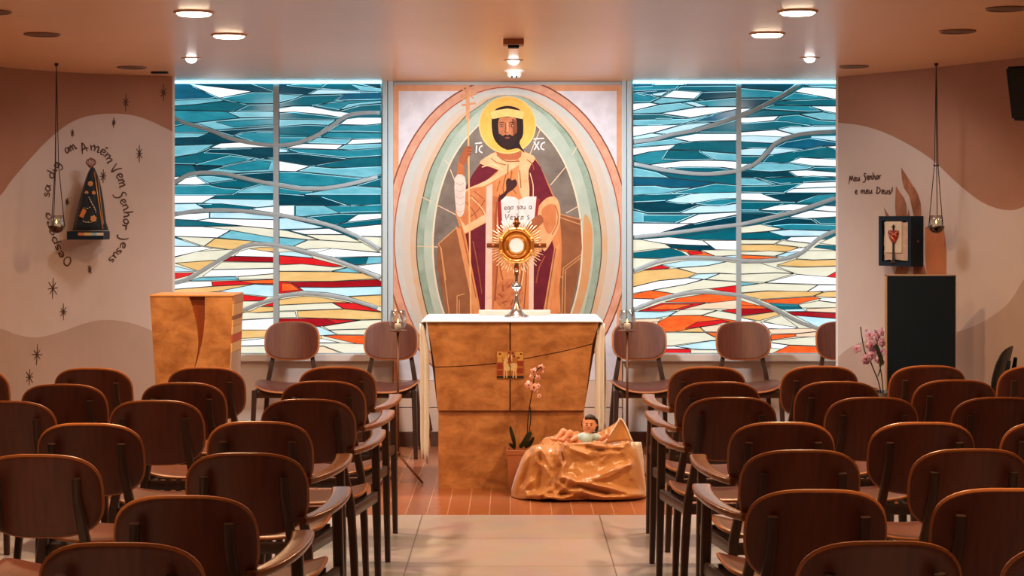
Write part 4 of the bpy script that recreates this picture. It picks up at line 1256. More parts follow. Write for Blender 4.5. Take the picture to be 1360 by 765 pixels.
for row, (a, b, y, arm) in enumerate(((395, 500, 487, 1), (369, 490, 506, 1), (340, 473, 530, 1), (271, 419, 559.5, 1), (240, 408, 601.5, 1), (145, 341, 658, 1), (48, 272, 720.5, 1))): row_chair('left', 0, row, a, b, y, arm=bool(arm))
for row, (a, b, y) in enumerate(((218, 325, 487.5), (184, 303, 508), (138, 272, 531.5), (47, 190, 562), (-31, 134, 603.5))): row_chair('left', 1, row, a, b, y)
for row, (a, b, y) in enumerate(((66.5, 175, 488.5), (20, 139, 510), (-56, 75, 532.5))): row_chair('left', 2, row, a, b, y)
row_chair('left', 3, 0, -97, 11.5, 488.5)
for row, (a, b, y, arm) in enumerate(((887, 993, 487, 1), (894, 1012, 507, 1), (905, 1037, 527.5, 1), (969, 1114, 560.5, 1), (979, 1146, 597.5, 1), (994, 1190, 650, 0), (1060, 1280, 718.5, 0))): row_chair('right', 0, row, a, b, y, arm=bool(arm))
for row, (a, b, y) in enumerate(((1038, 1146, 486), (1057, 1176, 506.5), (1097, 1229, 527.5), (1158, 1301, 560.5), (1207, 1374, 596), (1241, 1440, 648.5), (1338, 1560, 722))): row_chair('right', 1, row, a, b, y)
for row, (a, b, y) in enumerate(((1181, 1288, 485.5), (1213, 1331, 504.5), (1264, 1395, 527.5), (1336, 1480, 559.5))): row_chair('right', 2, row, a, b, y)
row_chair('right', 3, 0, 1329, 1436, 486)
# chairs along the wall under the windows, facing the hall
for a, b, y, lab, rz in ((351, 428, 430, 'reddish walnut chair facing the hall under the left window, nearest the lectern', PI),
                     (480, 556.5, 430, 'reddish walnut chair facing the hall, just left of the altar behind a candle stand', PI-.06),
                     (812, 888.5, 428.5, 'reddish walnut chair facing the hall, just right of the altar behind a candle stand', PI+.06),
                     (947, 1024, 428, 'reddish walnut chair facing the hall, centred under the right stained glass window', PI),
                     (1079, 1156, 427.5, 'reddish walnut chair facing the hall, half hidden by the edge of the right wall', PI)):
    Yb = 11.47
    place(0, (X_((a+b)/2, Yb) - .228*math.sin(rz)*-1*0, Yb - .228, 0), rz, lab, 'walnut chairs under the windows')
# chair by the right wall, its shade painted in as a dark colour
M_DARKC = mat('shaded dark chair shell', (24, 40, 46), .45)
def dark_chair(loc, rz, label):
    t = make_chair(0, 'side_chair', M_DARKC, M_BLACK, M_DARKC); t.location = loc; t.rotation_euler = (0, 0, rz); t['label'] = label
    return t
dark_chair((2.395, 9.34, 0), PI/2 - .42, 'dark chair turned sideways, seen edge on in front of the right wall')
# ================================================================ LECTERN
LY = 9.4
le = thing('lectern', 'tall honey stone lectern with a curved dark groove, left of the altar', 'lectern', (X_(254, LY), LY, 0))
l0 = X_(254, LY)
def lpx(u, v): return (X_(u, LY) - l0, Z_(v, LY))
def edge_l(v): return 199 + (v-393.5)*.065
def edge_r(v): return 309 - (v-393.5)*.040
VB = HY + F*EYE/LY
gl = crom_px([(250.5, 393.5), (255, 408), (259.5, 426), (262.5, 445), (263, 462), (261, 476), (257.5, 490), (254, 503)], 5)
gr = crom_px([(272, 393.5), (272, 410), (271.5, 428), (269.5, 447), (266, 464), (262, 479), (257.5, 492), (254, 503)], 5)
bm = bmesh.new()
L = [lpx(*p) for p in gl]; R = [lpx(*p) for p in gr]
prism(bm, [lpx(edge_l(393.5), 393.5)] + L + [lpx(254, VB), lpx(edge_l(VB), VB)], 0, .31)
prism(bm, [lpx(edge_r(393.5), 393.5)] + R + [lpx(254, VB), lpx(edge_r(VB), VB)], 0, .31)
mesh_obj('stone_body', bm, M_TRAV, le)
bm = bmesh.new(); prism(bm, L + R[::-1][1:], .022, .30); mesh_obj('groove', bm, mat('dark red stone', (122, 58, 34), .35, noise=6, col2=(150, 76, 42), stretch=(3, 1, .6)), le)['label'] = 'curved dark red groove'
cols = [((214, 160, 118), 393.5, 404), ((236, 196, 132), 404, 420), ((150, 96, 60), 420, 425), ((234, 190, 134), 425, 434), ((238, 208, 152), 434, 445), ((206, 92, 62), 445, 456), ((238, 206, 140), 456, 469), ((196, 178, 164), 469, VB)]
bm = bmesh.new(); ms = []
for k, (c, a, b) in enumerate(cols):
    ms.append(mat('lectern side %d' % k, c, .5, noise=20, var=.08))
    xa, xb = lpx(edge_r(a), a), lpx(edge_r(b), b)
    vs = [bm.verts.new(p) for p in ((xb[0]-.002, .01, xb[1]+.001), (xa[0]-.002, .01, xa[1]-.001), (xa[0]-.002, .335, xa[1]-.001), (xb[0]-.002, .335, xb[1]+.001),
          (xb[0]+.006, .01, xb[1]+.001), (xa[0]+.006, .01, xa[1]-.001), (xa[0]+.006, .335, xa[1]-.001), (xb[0]+.006, .335, xb[1]+.001))]
    for f in ((4, 7, 6, 5), (0, 1, 2, 3), (0, 4, 5, 1), (1, 5, 6, 2), (2, 6, 7, 3), (3, 7, 4, 0)): bm.faces.new([vs[i] for i in f]).material_index = k
bmesh.ops.recalc_face_normals(bm, faces=bm.faces[:])
mesh_obj('mosaic_side', bm, ms, le)['label'] = 'side clad with coloured stone blocks'
bm = bmesh.new(); xa, xb = lpx(199, 393.5), lpx(309, 393.5)
box(bm, (xa[0]-.002, -.004, xa[1]), (xb[0]+.006, .335, xa[1]+.008), bev=.002); mesh_obj('top', bm, mat('pale stone edge', (226, 166, 104), .45, noise=10, var=.1), le)
# ================================================================ CANDLE STANDS
M_BRONZE = mat('bronze rod', (122, 80, 56), .4, metal=.5)
def glass_cup(parent, z, r, h, name='glass_cup'):
    bm = bmesh.new()
    pr = [(0, .002), (.5*r, .002), (.82*r, .12*h), (r, .36*h), (.97*r, .62*h), (.84*r, h), (.80*r, h), (.93*r, .6*h), (.95*r, .37*h), (.78*r, .15*h), (0, .03*h)]
    lathe(bm, pr, (0, 0, z), 24); o = mesh_obj(name, bm, M_GLASS, parent, True); return o
def candle(parent, z, r, h, lit=True):
    bm = bmesh.new(); lathe(bm, [(0, 0), (r, 0), (r, h*.95), (r*.85, h), (0, h*.92)], (0, 0, z), 16); c = mesh_obj('candle', bm, M_WAX, parent, True)
    bm = bmesh.new(); lathe(bm, [(0, 0), (.004, .004), (.0055, .010), (.003, .018), (0, .026)], (0, 0, z+h+.002), 10); mesh_obj('flame', bm, M_FLAME, c, True)
def candle_stand(u, Y, label):
    t = thing('candle_stand', label, 'candle stand', (X_(u, Y), Y, 0), 0, 'glass candle stands by the altar')
    top = Z_(438.5, Y)
    bm = bmesh.new(); lathe(bm, [(0, top-.012), (.012, top-.012), (.05, top-.004), (.052, top), (0, top)], (0, 0, 0), 24); mesh_obj('dish', bm, M_BRONZE, t, True)
    bm = bmesh.new(); tube(bm, [(0, 0, .17), (0, 0, top-.008)], .0075, 8); ball(bm, (0, 0, .17), .016, 10, 6); mesh_obj('pole', bm, M_BRONZE, t, True)
    for k in range(3):
        a = PI*.5 + .35 + 2*PI*k/3; d = Vector((math.cos(a), math.sin(a), 0))
        bm = bmesh.new(); tube(bm, [Vector((0, 0, .175)), d*.06 + Vector((0, 0, .10)), d*.145 + Vector((0, 0, .006))], [.007, .0065, .006], 8); mesh_obj('leg', bm, M_BRONZE, t, True)
    glass_cup(t, top, .048, .112); candle(t, top+.004, .018, .034)
    return t
candle_stand(528.5, 10.0, 'slim candle stand with a glass cup, left of the altar')
candle_stand(833.0, 10.0, 'slim candle stand with a glass cup, right of the altar')
# ================================================================ ORCHIDS
M_LEAF = mat('dark green leaf', (34, 48, 30), .4, noise=20, var=.2)
M_STEM = mat('dark stem', (52, 44, 34), .5)
M_PETALA = mat('salmon petal', (226, 150, 128), .5, noise=40, col2=(240, 190, 170), sheen=.3)
M_PETALB = mat('violet petal', (150, 78, 146), .5, noise=60, col2=(226, 196, 232), sheen=.3)
M_LIP = mat('dark red petal lip', (140, 44, 66), .5)
def leaf(bm, pts, wid, up=(0, 0, 1)):
    pts = crom(pts, 5); n = len(pts); prev = None
    for i, p in enumerate(pts):
        t = i/(n-1); w = wid*math.sin(PI*min(1, .12+.88*t))**.7*(1 if t < .98 else .1)
        d = (pts[min(i+1, n-1)] - pts[max(i-1, 0)]).normalized(); s = d.cross(Vector((0, -1, .3))).normalized()
        q = (bm.verts.new(p - s*w), bm.verts.new(p + Vector((0, .006, -.004))), bm.verts.new(p + s*w))
        if prev:
            bm.faces.new((prev[0], prev[1], q[1], q[0])); bm.faces.new((prev[1], prev[2], q[2], q[1]))
        prev = q
def flower(parent, c, r, mt, rr, name='flower'):
    bm = bmesh.new()
    rot = Matrix.Rotation(rr.uniform(-.6, .6), 3, 'Z') @ Matrix.Rotation(rr.uniform(-.4, .4), 3, 'X') @ Matrix.Rotation(rr.uniform(0, 6), 3, 'Y')
    for k in range(5):
        a = 2*PI*k/5; d = Vector((math.cos(a), 0, math.sin(a))); s = Vector((-math.sin(a), 0, math.cos(a)))
        wd = r*(.50 if k % 2 else .38)
        rows = []
        for i in range(6):
            t = i/5; w = wd*math.sin(PI*(.1+.85*t))
            y = -.18*r + .35*r*t*t
            rows.append([bm.verts.new(Vector(c) + rot @ (d*(r*t) + s*(w*q) + Vector((0, y - abs(q)*.08*r, 0)))) for q in (-1, 0, 1)])
        for A, B in zip(rows[:-1], rows[1:]):
            for q in (0, 1): bm.faces.new((A[q], A[q+1], B[q+1], B[q]))
    o = mesh_obj(name, bm, mt, parent, True)
    o.modifiers.new('thick', 'SOLIDIFY').thickness = .0012
    bm = bmesh.new(); ball(bm, Vector(c) + rot @ Vector((0, -.2*r, -.1*r)), r*.22, 8, 6, scale=(1, .9, 1.3)); mesh_obj('petal_lip', bm, M_LIP, o, True)
def orchid(name, label, cat, base, pot, stems, leaves, flowers, buds, mt, Y, pfun):
    t = thing(name, label, cat, base)
    B = Vector(base)
    pot(t)
    bm = bmesh.new()
    for st in stems: tube(bm, crom([at(u, v, Y+dy) - B for u, v, dy in st], 5), .0035, 6)
    mesh_obj('stem', bm, M_STEM, t, True)
    for lf, w in leaves:
        bm = bmesh.new(); leaf(bm, [at(u, v, Y+dy) - B for u, v, dy in lf], w)
        o = mesh_obj('leaf', bm, M_LEAF, t, True); o.modifiers.new('thick', 'SOLIDIFY').thickness = .002
    rr = random.Random(name)
    for u, v, r in flowers: flower(t, at(u, v, Y + rr.uniform(-.03, .0)) - B, r*(1.3 if mt is M_PETALB else 1.1), mt, rr)
    for u, v in buds:
        bm = bmesh.new(); ball(bm, at(u, v, Y-.01) - B, .008, 8, 6, scale=(.8, .8, 1.3)); mesh_obj('bud', bm, mt, t, True)
    return t
PY = 9.69
def pot_sq(t):
    bm = bmesh.new()
    def ring(h, z): return [bm.verts.new((a*h, b*h, z)) for a, b in ((-1, -1), (1, -1), (1, 1), (-1, 1))]
    prs = [(.068, 0), (.080, .215), (.083, .216), (.084, .238), (.076, .239), (.073, .19)]
    rs = [ring(h, z) for h, z in prs]
    bm.faces.new(rs[0][::-1]); bm.faces.new(rs[-1])
    for a, b in zip(rs[:-1], rs[1:]):
        for k in range(4): bm.faces.new((a[k], a[(k+1) % 4], b[(k+1) % 4], b[k]))
    mesh_obj('pot', bm, mat('terracotta pot', (168, 104, 66), .6, noise=9, var=.1), t)
orchid('potted_orchid', 'salmon orchid in a square terracotta pot before the altar base', 'orchid', (X_(693, PY), PY, 0), pot_sq,
       [[(700, 594, 0), (700.5, 570, 0), (702, 548, 0), (706, 525, 0), (709, 505, 0), (713, 492, -.01), (719, 487, -.02)], [(701, 594, .01), (703, 572, .01), (705, 555, .01), (704, 540, .01)], [(709, 508, 0), (703, 510, -.01)]],
       [([(684, 594, 0), (682, 583, -.02), (679, 573, -.03), (677.5, 566, -.03)], .010), ([(690, 594, 0), (697, 587, -.04), (703, 577, -.06), (705, 573, -.06)], .016), ([(697, 594, 0), (704, 589, -.03), (709, 580, -.05)], .011), ([(684, 596, 0), (679, 591, -.03), (676, 590, -.05)], .009)],
       [(719, 488.5, .020), (709, 494, .023), (714, 502, .018), (702, 511, .022), (709, 514.5, .024), (714.5, 513, .016), (716, 526, .014), (706, 500, .014)], [(721, 494), (698, 512), (713, 520)], M_PETALA, PY, None)
FY = 9.70
def pot_rd(t):
    bm = bmesh.new(); lathe(bm, [(0, 0), (.07, 0), (.085, .10), (.095, .42), (.092, .55), (.084, .55), (.086, .42), (0, .38)], (0, 0, 0), 24)
    mesh_obj('pot', bm, mat('dark vase', (52, 44, 42), .4), t, True)
orchid('vase_orchid', 'violet and white orchid spray in a vase beside the tall black panel', 'orchid', (X_(1170, FY), FY, 0), pot_rd,
       [[(1170, 522, 0), (1166, 505, 0), (1160, 490, 0), (1155, 478, 0), (1149, 468, 0), (1146, 455, 0), (1144, 443, 0), (1143, 434, 0)], [(1173, 522, 0), (1171, 500, .02), (1168, 482, .02), (1166, 460, .02), (1162, 438, .02)], [(1166, 500, 0), (1170, 485, 0), (1172, 465, 0)]],
       [([(1160, 455, -.02), (1165, 462, -.03), (1169, 472, -.03)], .011), ([(1166, 466, -.02), (1170, 476, -.03), (1170, 486, -.03)], .012)],
       [(1155, 446, .022), (1157, 458, .026), (1161, 466, .024), (1151, 476, .024), (1165, 447, .020), (1170, 442, .018), (1157, 472, .022), (1171, 455, .022), (1167, 478, .018), (1171, 481, .015), (1138, 463, .020), (1172, 468, .018), (1149, 480, .016)],
       [(1150, 438), (1171, 436), (1164, 440), (1153, 481)], M_PETALB, FY, None)
# ================================================================ DRAPED CRIB
DY = 9.57
M_SATIN = mat('gold satin', (200, 142, 84), .28, noise=60, var=.05, sheen=.4, spec=.6)
M_LINING = mat('pale lining cloth', (226, 206, 186), .5, noise=60, var=.05, sheen=.4)
def interp(tab, x):
    if x <= tab[0][0]: return tab[0][1]
    for (a, p), (b, q) in zip(tab[:-1], tab[1:]):
        if x <= b:
            t = (x-a)/(b-a); return p + (q-p)*t
    return tab[-1][1]
RIM = [(679, 652), (683, 636), (688, 621), (693, 608), (698, 599), (706, 593), (716, 590), (730, 590), (744, 589), (752, 586.5), (764, 588), (778, 587), (790, 586), (800, 588), (806, 590), (814, 590), (824, 588), (832, 586.5), (839, 589), (846, 596), (851, 612), (855, 634), (858, 655)]
BACK = [(679, 652), (690, 618), (700, 600), (714, 588), (724, 579), (735, 577), (745, 572), (756, 574), (766, 570), (776, 575), (790, 574), (798, 571), (808, 565), (816, 560), (822, 554.5), (827, 559), (833, 569), (839, 580), (846, 594), (852, 615), (858, 655)]
HEM = [(679, 660), (690, 663), (705, 662.5), (715, 663.5), (730, 662), (745, 664.5), (765, 664), (780, 663), (800, 664), (830, 663.5), (858, 663)]
RIDGES = [  # (px polyline, height m, half width px)
    ([(708, 594), (699, 612), (690, 632), (684, 652)], .012, 4), ([(712, 594), (712, 612), (724, 622), (732, 634), (731, 650), (716, 658)], .020, 4.5),
    ([(718, 592), (724, 606), (732, 620)], .014, 3.5), ([(704, 640), (696, 650), (700, 658), (716, 657)], .014, 4), ([(742, 590), (741, 604), (747, 620), (744, 634)], .018, 3.2),
    ([(749, 590), (752, 604), (751, 616)], .012, 3), ([(752, 592), (770, 600), (782, 605)], .010, 3), ([(750, 589), (780, 588), (803, 591), (834, 588)], .020, 3.2),
    ([(775, 637), (792, 634), (810, 626), (824, 621), (838, 617)], .016, 3.6), ([(782, 640), (806, 634), (826, 624)], .008, 2.5), ([(750, 634), (765, 640), (786, 643), (810, 648), (834, 655), (856, 656)], .022, 3.2),
    ([(742, 642), (756, 652), (772, 650)], .016, 3), ([(726, 660), (748, 662), (772, 653), (800, 660), (830, 660), (857, 659)], .024, 3.4), ([(757, 634), (752, 646), (738, 656)], .014, 3),
    ([(790, 592), (808, 596), (828, 594)], .012, 2.6), ([(828, 600), (836, 612), (840, 634)], .008, 4), ([(800, 604), (810, 601), (800, 612)], .006, 3)]
GROOVES = [([(745, 592), (748, 610), (742, 630), (732, 646)], .016, 2.6), ([(770, 645), (790, 650), (806, 655)], .012, 2.6), ([(704, 600), (700, 622), (694, 644)], .010, 3), ([(716, 606), (720, 626), (716, 648)], .014, 4),
           ([(780, 594), (800, 597), (822, 597)], .012, 2.4), ([(745, 655), (765, 657), (780, 660)], .010, 2.4), ([(764, 612), (800, 612), (830, 606)], .014, 13)]
def seg_d(p, a, b):
    dx, dy = b[0]-a[0], b[1]-a[1]; t = max(0, min(1, ((p[0]-a[0])*dx + (p[1]-a[1])*dy)/(dx*dx+dy*dy)))
    return math.hypot(p[0]-a[0]-t*dx, p[1]-a[1]-t*dy)
def relief(u, v):
    h = .0045*(noise.ridged_multi_fractal(Vector((u*.045 + v*.02, v*.05 - u*.012, 3.1)), 1.0, 2.1, 3, 1.0, 2.0) - 1.0)
    for sgn, lst in ((1, RIDGES), (-1, GROOVES)):
        for line, amp, w in lst:
            d = min(seg_d((u, v), a, b) for a, b in zip(line[:-1], line[1:]))
            if d < w*3.5: h += sgn*amp*(1.55*math.exp(-(d/(w*1.15))**2) + .35*math.exp(-d/(w*.7)))
    return h
def drape():
    bm = bmesh.new(); nx, nf, nb = 180, 84, 30; cols = []
    for i in range(nx + 1):
        u = 679 + 179*i/nx
        e = abs((u-768.5)/90.0); d = .205*max(0, 1-e**3.2)**.5
        yr, yb, yh = interp(RIM, u), interp(BACK, u), interp(HEM, u)
        col = []
        zr, zb = Z_(yr, DY-.08), Z_(yb, DY+.10)
        for j in range(nf + 1):      # hem -> rim
            t = j/nf
            v = yh + (yr-yh)*t
            prof_ = 1 - .20*t**1.2 - .38*(max(0, t-.8)/.2)**2
            Y = DY - d*prof_ - relief(u, v)*min(1, d/.06 + .15)
            p = at(u, v, Y); p.z = max(p.z, .004)
            col.append(p)
        for j in range(1, nb + 1):   # rim -> hollow -> back rim -> floor
            t = j/nb
            if t < .6:
                s = t/.6; z = zr + (zb-zr)*s*s - .05*math.sin(PI*s)*min(1, d/.15) + relief(u, yr + (yb-yr)*s)*.3
                Y = DY - d*.42 + d*.86*s; x = X_(u, DY-.08 + .18*s)
                z += .006*math.sin(u*.9 + s*5)*math.sin(PI*s)
            else:
                s = (t-.6)/.4; z = zb*(1-s) + .004*s; Y = DY + d*(.44+.5*s**.5); x = X_(u, DY+.10)
            col.append(Vector((x, min(Y, 9.597 + .178*max(0, min(1, (u-716)/16))) if 576 < u < 782 else Y, max(z, .004))))
        cols.append([bm.verts.new(p) for p in col])
    for a, b in zip(cols[:-1], cols[1:]):
        for j in range(len(a)-1): bm.faces.new((a[j], b[j], b[j+1], a[j+1]))
    bmesh.ops.recalc_face_normals(bm, faces=bm.faces[:])
    o = mesh_obj('draped_cloth', bm, M_SATIN, None, True)
    md = o.modifiers.new('sub', 'SUBSURF'); md.levels = 1; md.render_levels = 1
    tag(o, 'crumpled gold satin cloth draped as a crib on the floor before the altar', 'cloth')
    # raised corner of cloth with a pale turned edge
    bm = bmesh.new(); rows = []
    for k in range(9):
        t = k/8; a = Vector(at(823 - 21*t**1.1, 555.5 + 34*t, DY-.02 - .07*t)); b = Vector(at(824 + 15*t**.8, 555.5 + 30*t**1.15, DY-.0 - .05*t))
        rows.append([bm.verts.new(a.lerp(b, s/6) + Vector((0, .035*math.sin(PI*s/6)*t**.5, 0))) for s in range(7)])
    for A, B in zip(rows[:-1], rows[1:]):
        for s in range(6): bm.faces.new((A[s], A[s+1], B[s+1], B[s]))
    c = mesh_obj('raised_corner', bm, M_SATIN, o, True); c.modifiers.new('thick', 'SOLIDIFY').thickness = .003
    bm = bmesh.new()
    tube(bm, crom([at(823 - 21*t**1.1, 555.5 + 34*t, DY-.023 - .07*t) for t in (0, .25, .5, .75, 1)], 4), [.004]*17, 6)
    tube(bm, crom([at(824 + 15*t**.8, 555.5 + 30*t**1.15, DY-.003 - .05*t) for t in (0, .25, .5, .75, 1)], 4), [.005]*17, 6)
    mesh_obj('turned_edge', bm, M_LINING, o, True)
    bm = bmesh.new(); rows = []
    for k in range(13):
        t = k/12; v = 587 + 72*t
        ul, ur = 838 + 9*t, 851 + 7.5*t**.8
        rows.append([bm.verts.new(at(ul + (ur-ul)*s/6, v, DY-.075 - .06*t*(1-s/6) + .05*s/6 - .012*math.sin(s*1.7+t*5))) for s in range(7)])
    for A, B in zip(rows[:-1], rows[1:]):
        for s in range(6): bm.faces.new((A[s], A[s+1], B[s+1], B[s]))
    c = mesh_obj('pale_lining', bm, M_LINING, o, True); c.modifiers.new('thick', 'SOLIDIFY').thickness = .003; c['label'] = 'pale lining cloth at the right end'
    return o
drape()
# ================================================================ BABY FIGURE
def metamesh(name, elems, m, parent, res=.006, thr=.6):
    mb = bpy.data.metaballs.new('m'); mb.resolution = res; mb.render_resolution = res; mb.threshold = thr
    for e in elems:
        if len(e) == 2:
            (c, r) = e; el = mb.elements.new(); el.co = c; el.radius = r*1.7
        else:
            a, b, r0, r1 = e; a, b = Vector(a), Vector(b); n = max(3, int((b-a).length/(.45*min(r0, r1))))
            for i in range(n+1):
                t = i/n; el = mb.elements.new(); el.co = a.lerp(b, t); el.radius = (r0+(r1-r0)*t)*1.55
    ob = bpy.data.objects.new('m', mb); COL.objects.link(ob); bpy.context.view_layer.update()
    me = bpy.data.meshes.new_from_object(ob.evaluated_get(bpy.context.evaluated_depsgraph_get()))
    bpy.data.objects.remove(ob); bpy.data.metaballs.remove(mb)
    me.name = name; me.materials.clear(); me.materials.append(m)
    for p in me.polygons: p.use_smooth = True
    o = bpy.data.objects.new(name, me); COL.objects.link(o)
    if parent: o.parent = parent
    return o
M_SKIN = mat('painted doll skin', (226, 156, 118), .45, noise=20, var=.04)
M_HAIR = mat('dark doll hair', (48, 34, 26), .6, noise=50, var=.3)
bb = at(783, 590, 9.5)
by = thing('baby_figurine', 'baby figurine with dark hair and pale blue shirt lying in the gold cloth', 'figurine', bb)
def bp(u, v, dy): return at(u, v, 9.5+dy) - bb
hc = bp(783, 563.8, .03)
E = [((0, 0, 0), 0)][:0]
E += [(hc + Vector((0, .004, .006)), .034), (hc + Vector((-.004, -.008, -.012)), .028), (hc + Vector((0, .010, .012)), .034), (hc + Vector((0, -.012, -.024)), .018),
      (hc + Vector((-.018, -.018, -.016)), .017), (hc + Vector((.014, -.020, -.016)), .017), (hc + Vector((-.004, -.028, -.032)), .010),
      (hc + Vector((-.006, -.040, -.006)), .0052), (hc + Vector((.036, .002, -.006)), .008)]
E += [(bp(782, 576, .03), bp(776, 585, .0), .020, .036), (bp(776, 585, .0), bp(768, 589, -.005), .036, .032)]
E += [(bp(773, 579, .0), bp(764, 582, -.03), .014, .012), (bp(764, 582, -.03), bp(757, 586, -.05), .011, .009)]
E += [(bp(791, 579, .0), bp(799, 583, -.03), .014, .012), (bp(799, 583, -.03), bp(805, 580, -.06), .011, .009)]
E += [(bp(768, 587, .0), bp(757, 574.5, -.01), .020, .015), (bp(757, 574.5, -.01), bp(748, 585, -.03), .014, .011), (bp(748, 585, -.03), bp(743, 584, -.04), .010, .009)]
E += [(bp(767, 587, .04), bp(748, 572.5, .03), .020, .015), (bp(748, 572.5, .03), bp(738, 584, .0), .014, .011), (bp(738, 584, .0), bp(733, 583, -.01), .010, .008)]
for hx, hy, hd, sg in ((805, 580, -.06, 1), (757, 586, -.05, -1)):
    h = bp(hx, hy, hd)
    E.append((h, .010))
    for k in range(4):
        d = Vector((sg*(.010 + .001*(k in (1, 2))), -.006, .009 - .006*k)); E.append((h + d*.6, h + d*1.55, .0036, .003))
    E.append((h + Vector((0, -.006, .008)), h + Vector((sg*.004, -.012, .016)), .0038, .0032))
metamesh('body', E, M_SKIN, by, .0045)
bm = bmesh.new()
for dx in (-.017, .008):
    ball(bm, hc + Vector((dx, -.0378 + .03*abs(dx+.0045), .000)), .0044, 8, 6, scale=(1.2, .7, .75))
mesh_obj('eye', bm, mat('dark eye', (40, 26, 22), .3), by, True)
bm = bmesh.new()
for dx in (-.017, .008): tube(bm, [hc + Vector((dx-.007, -.0350, .009)), hc + Vector((dx, -.0372, .0112)), hc + Vector((dx+.007, -.0350, .009))], .0012, 6)
mesh_obj('eyebrow', bm, M_HAIR, by, True)
bm = bmesh.new(); ball(bm, hc + Vector((-.006, -.0385, -.021)), .005, 8, 6, scale=(1.1, .35, .4)); mesh_obj('lips', bm, mat('red lips', (206, 104, 86), .4), by, True)
metamesh('hair', [(hc + Vector((.004, .018, .022)), .032), (hc + Vector((.028, .012, .006)), .020), (hc + Vector((.034, .008, -.016)), .015), (hc + Vector((-.027, .012, .012)), .016), (hc + Vector((-.036, .010, -.006)), .010), (hc + Vector((-.014, -.014, .036)), .013), (hc + Vector((.004, -.018, .038)), .013), (hc + Vector((.020, -.012, .036)), .013), (hc + Vector((.033, -.004, .022)), .012), (hc + Vector((.036, .004, -.030)), .009)], M_HAIR, by, .0045)
metamesh('shirt', [(bp(782, 581.5, .012), bp(776, 585.5, -.012), .027, .037), (bp(774, 579.5, -.006), bp(768.5, 581.5, -.02), .019, .017), (bp(790, 579.5, -.006), bp(795, 581.5, -.02), .019, .017)], mat('pale blue shirt', (176, 204, 206), .7, noise=50, var=.06), by, .0045)
# ================================================================ STATUE ON THE LEFT WALL
SY = 10.84
sb = at(120, 318, SY)
st = thing('robed_statue', 'small dark robed statue with crown and gold embroidery on the left wall', 'statue', sb)
def sp(u, v, Y=SY): return at(u, v, Y) - sb
M_MANTLE = mat('dark blue velvet', (8, 26, 36), .75, noise=30, var=.25, sheen=.15)
M_TRIM = mat('gold braid', (186, 132, 74), .4, metal=.5)
TAB = [(306, 97.5, 143.5, .105), (295, 99.5, 140, .10), (280, 103, 138.2, .092), (265, 106.5, 136.5, .083), (250, 110.5, 134, .072), (238, 114, 131.5, .06), (230, 117, 128.5, .046), (225, 119.3, 126.2, .032), (222.5, 121, 125, .018)]
bm = bmesh.new(); rings = []
for v, a, b, d in TAB:
    c = sp((a+b)/2, v); hw = (b-a)/2*SY/F; ring = []
    for k in range(32):
        th = 2*PI*k/32; w = 1 + .05*math.cos(6*th)*(1 if v > 240 else .3)
        ring.append(bm.verts.new(c + Vector((hw*math.cos(th)*w, d*math.sin(th)*w, 0))))
    rings.append(ring)
for A, B in zip(rings[:-1], rings[1:]):
    for k in range(32): bm.faces.new((A[k], A[(k+1) % 32], B[(k+1) % 32], B[k]))
bm.faces.new(rings[0][::-1]); bm.faces.new(rings[-1])
mesh_obj('mantle', bm, M_MANTLE, st, True)
def on_mantle(u, v, off=.003):
    for (v0, a0, b0, d0), (v1, a1, b1, d1) in zip(TAB[:-1], TAB[1:]):
        if v1 <= v <= v0:
            t = (v0-v)/(v0-v1); a, b, d = a0+(a1-a0)*t, b0+(b1-b0)*t, d0+(d1-d0)*t; break
    else: a, b, d = TAB[-1][1:]
    q = max(-.97, min(.97, (u-(a+b)/2)/((b-a)/2)))
    return sp(u, v, SY - d*math.sqrt(1-q*q)*1.05 - off)
bm = bmesh.new()
tube(bm, [on_mantle(125 + 11.5*t, 228 + 76*t) for t in [k/12 for k in range(13)]], .004, 6)
tube(bm, [on_mantle(130 + 7.4*t, 236 + 62*t) for t in [k/12 for k in range(13)]], .003, 6)
mesh_obj('gold_braid', bm, M_TRIM, st, True)
bm = bmesh.new()
for stn in (((118, 262), (119.5, 265), (121, 268), (123, 272), (125, 275), (126.5, 278.5), (127.5, 282)), ((108, 291), (111, 294), (114, 295), (117.5, 295), (122, 295)), ((112, 276), (116, 277), (120, 275))):
    bm = bmesh.new(); q = [on_mantle(u, v) for u, v in stn]; fine = crom(q, 4)
    tube(bm, fine, [.0048 if i % 4 == 0 else .0014 for i in range(len(fine))], 6)
    mesh_obj('bead_string', bm, mat('pale bead', (200, 186, 160), .4), st, True)
M_FLW = mat('gold embroidery', (206, 150, 92), .5)
for u, v, r in ((120, 244, .017), (115, 256, .012), (124.5, 256, .012), (124, 290.5, .021)):
    bm = bmesh.new(); c = on_mantle(u, v, .004)
    for k in range(6):
        a = 2*PI*k/6 + .3; ball(bm, c + Vector((math.cos(a)*r*.6, -.001, math.sin(a)*r*.6)), r*.42, 7, 5, scale=(1, .35, 1))
    ball(bm, c, r*.25, 6, 4); mesh_obj('embroidered_flower', bm, M_FLW, st, True)
bm = bmesh.new(); c = on_mantle(110.5, 283.5, .016)
vs = [bm.verts.new(c + Vector((x*.0046, y, z*.0046))) for x, z, y in ((-5, -3.5, 0), (0, -6, 0), (4.5, 4, 0), (0, 6.5, 0), (-5, -3.5, -.006), (0, -6, -.006), (4.5, 4, -.006), (0, 6.5, -.006))]
for f in ((4, 5, 6, 7), (3, 2, 1, 0), (0, 1, 5, 4), (1, 2, 6, 5), (2, 3, 7, 6), (3, 0, 4, 7)): bm.faces.new([vs[i] for i in f])
mesh_obj('embroidered_badge', bm, mat('orange badge', (208, 124, 62), .5, noise=60, var=.2), st)
bm = bmesh.new()
cr = sp(120.8, 222.5)
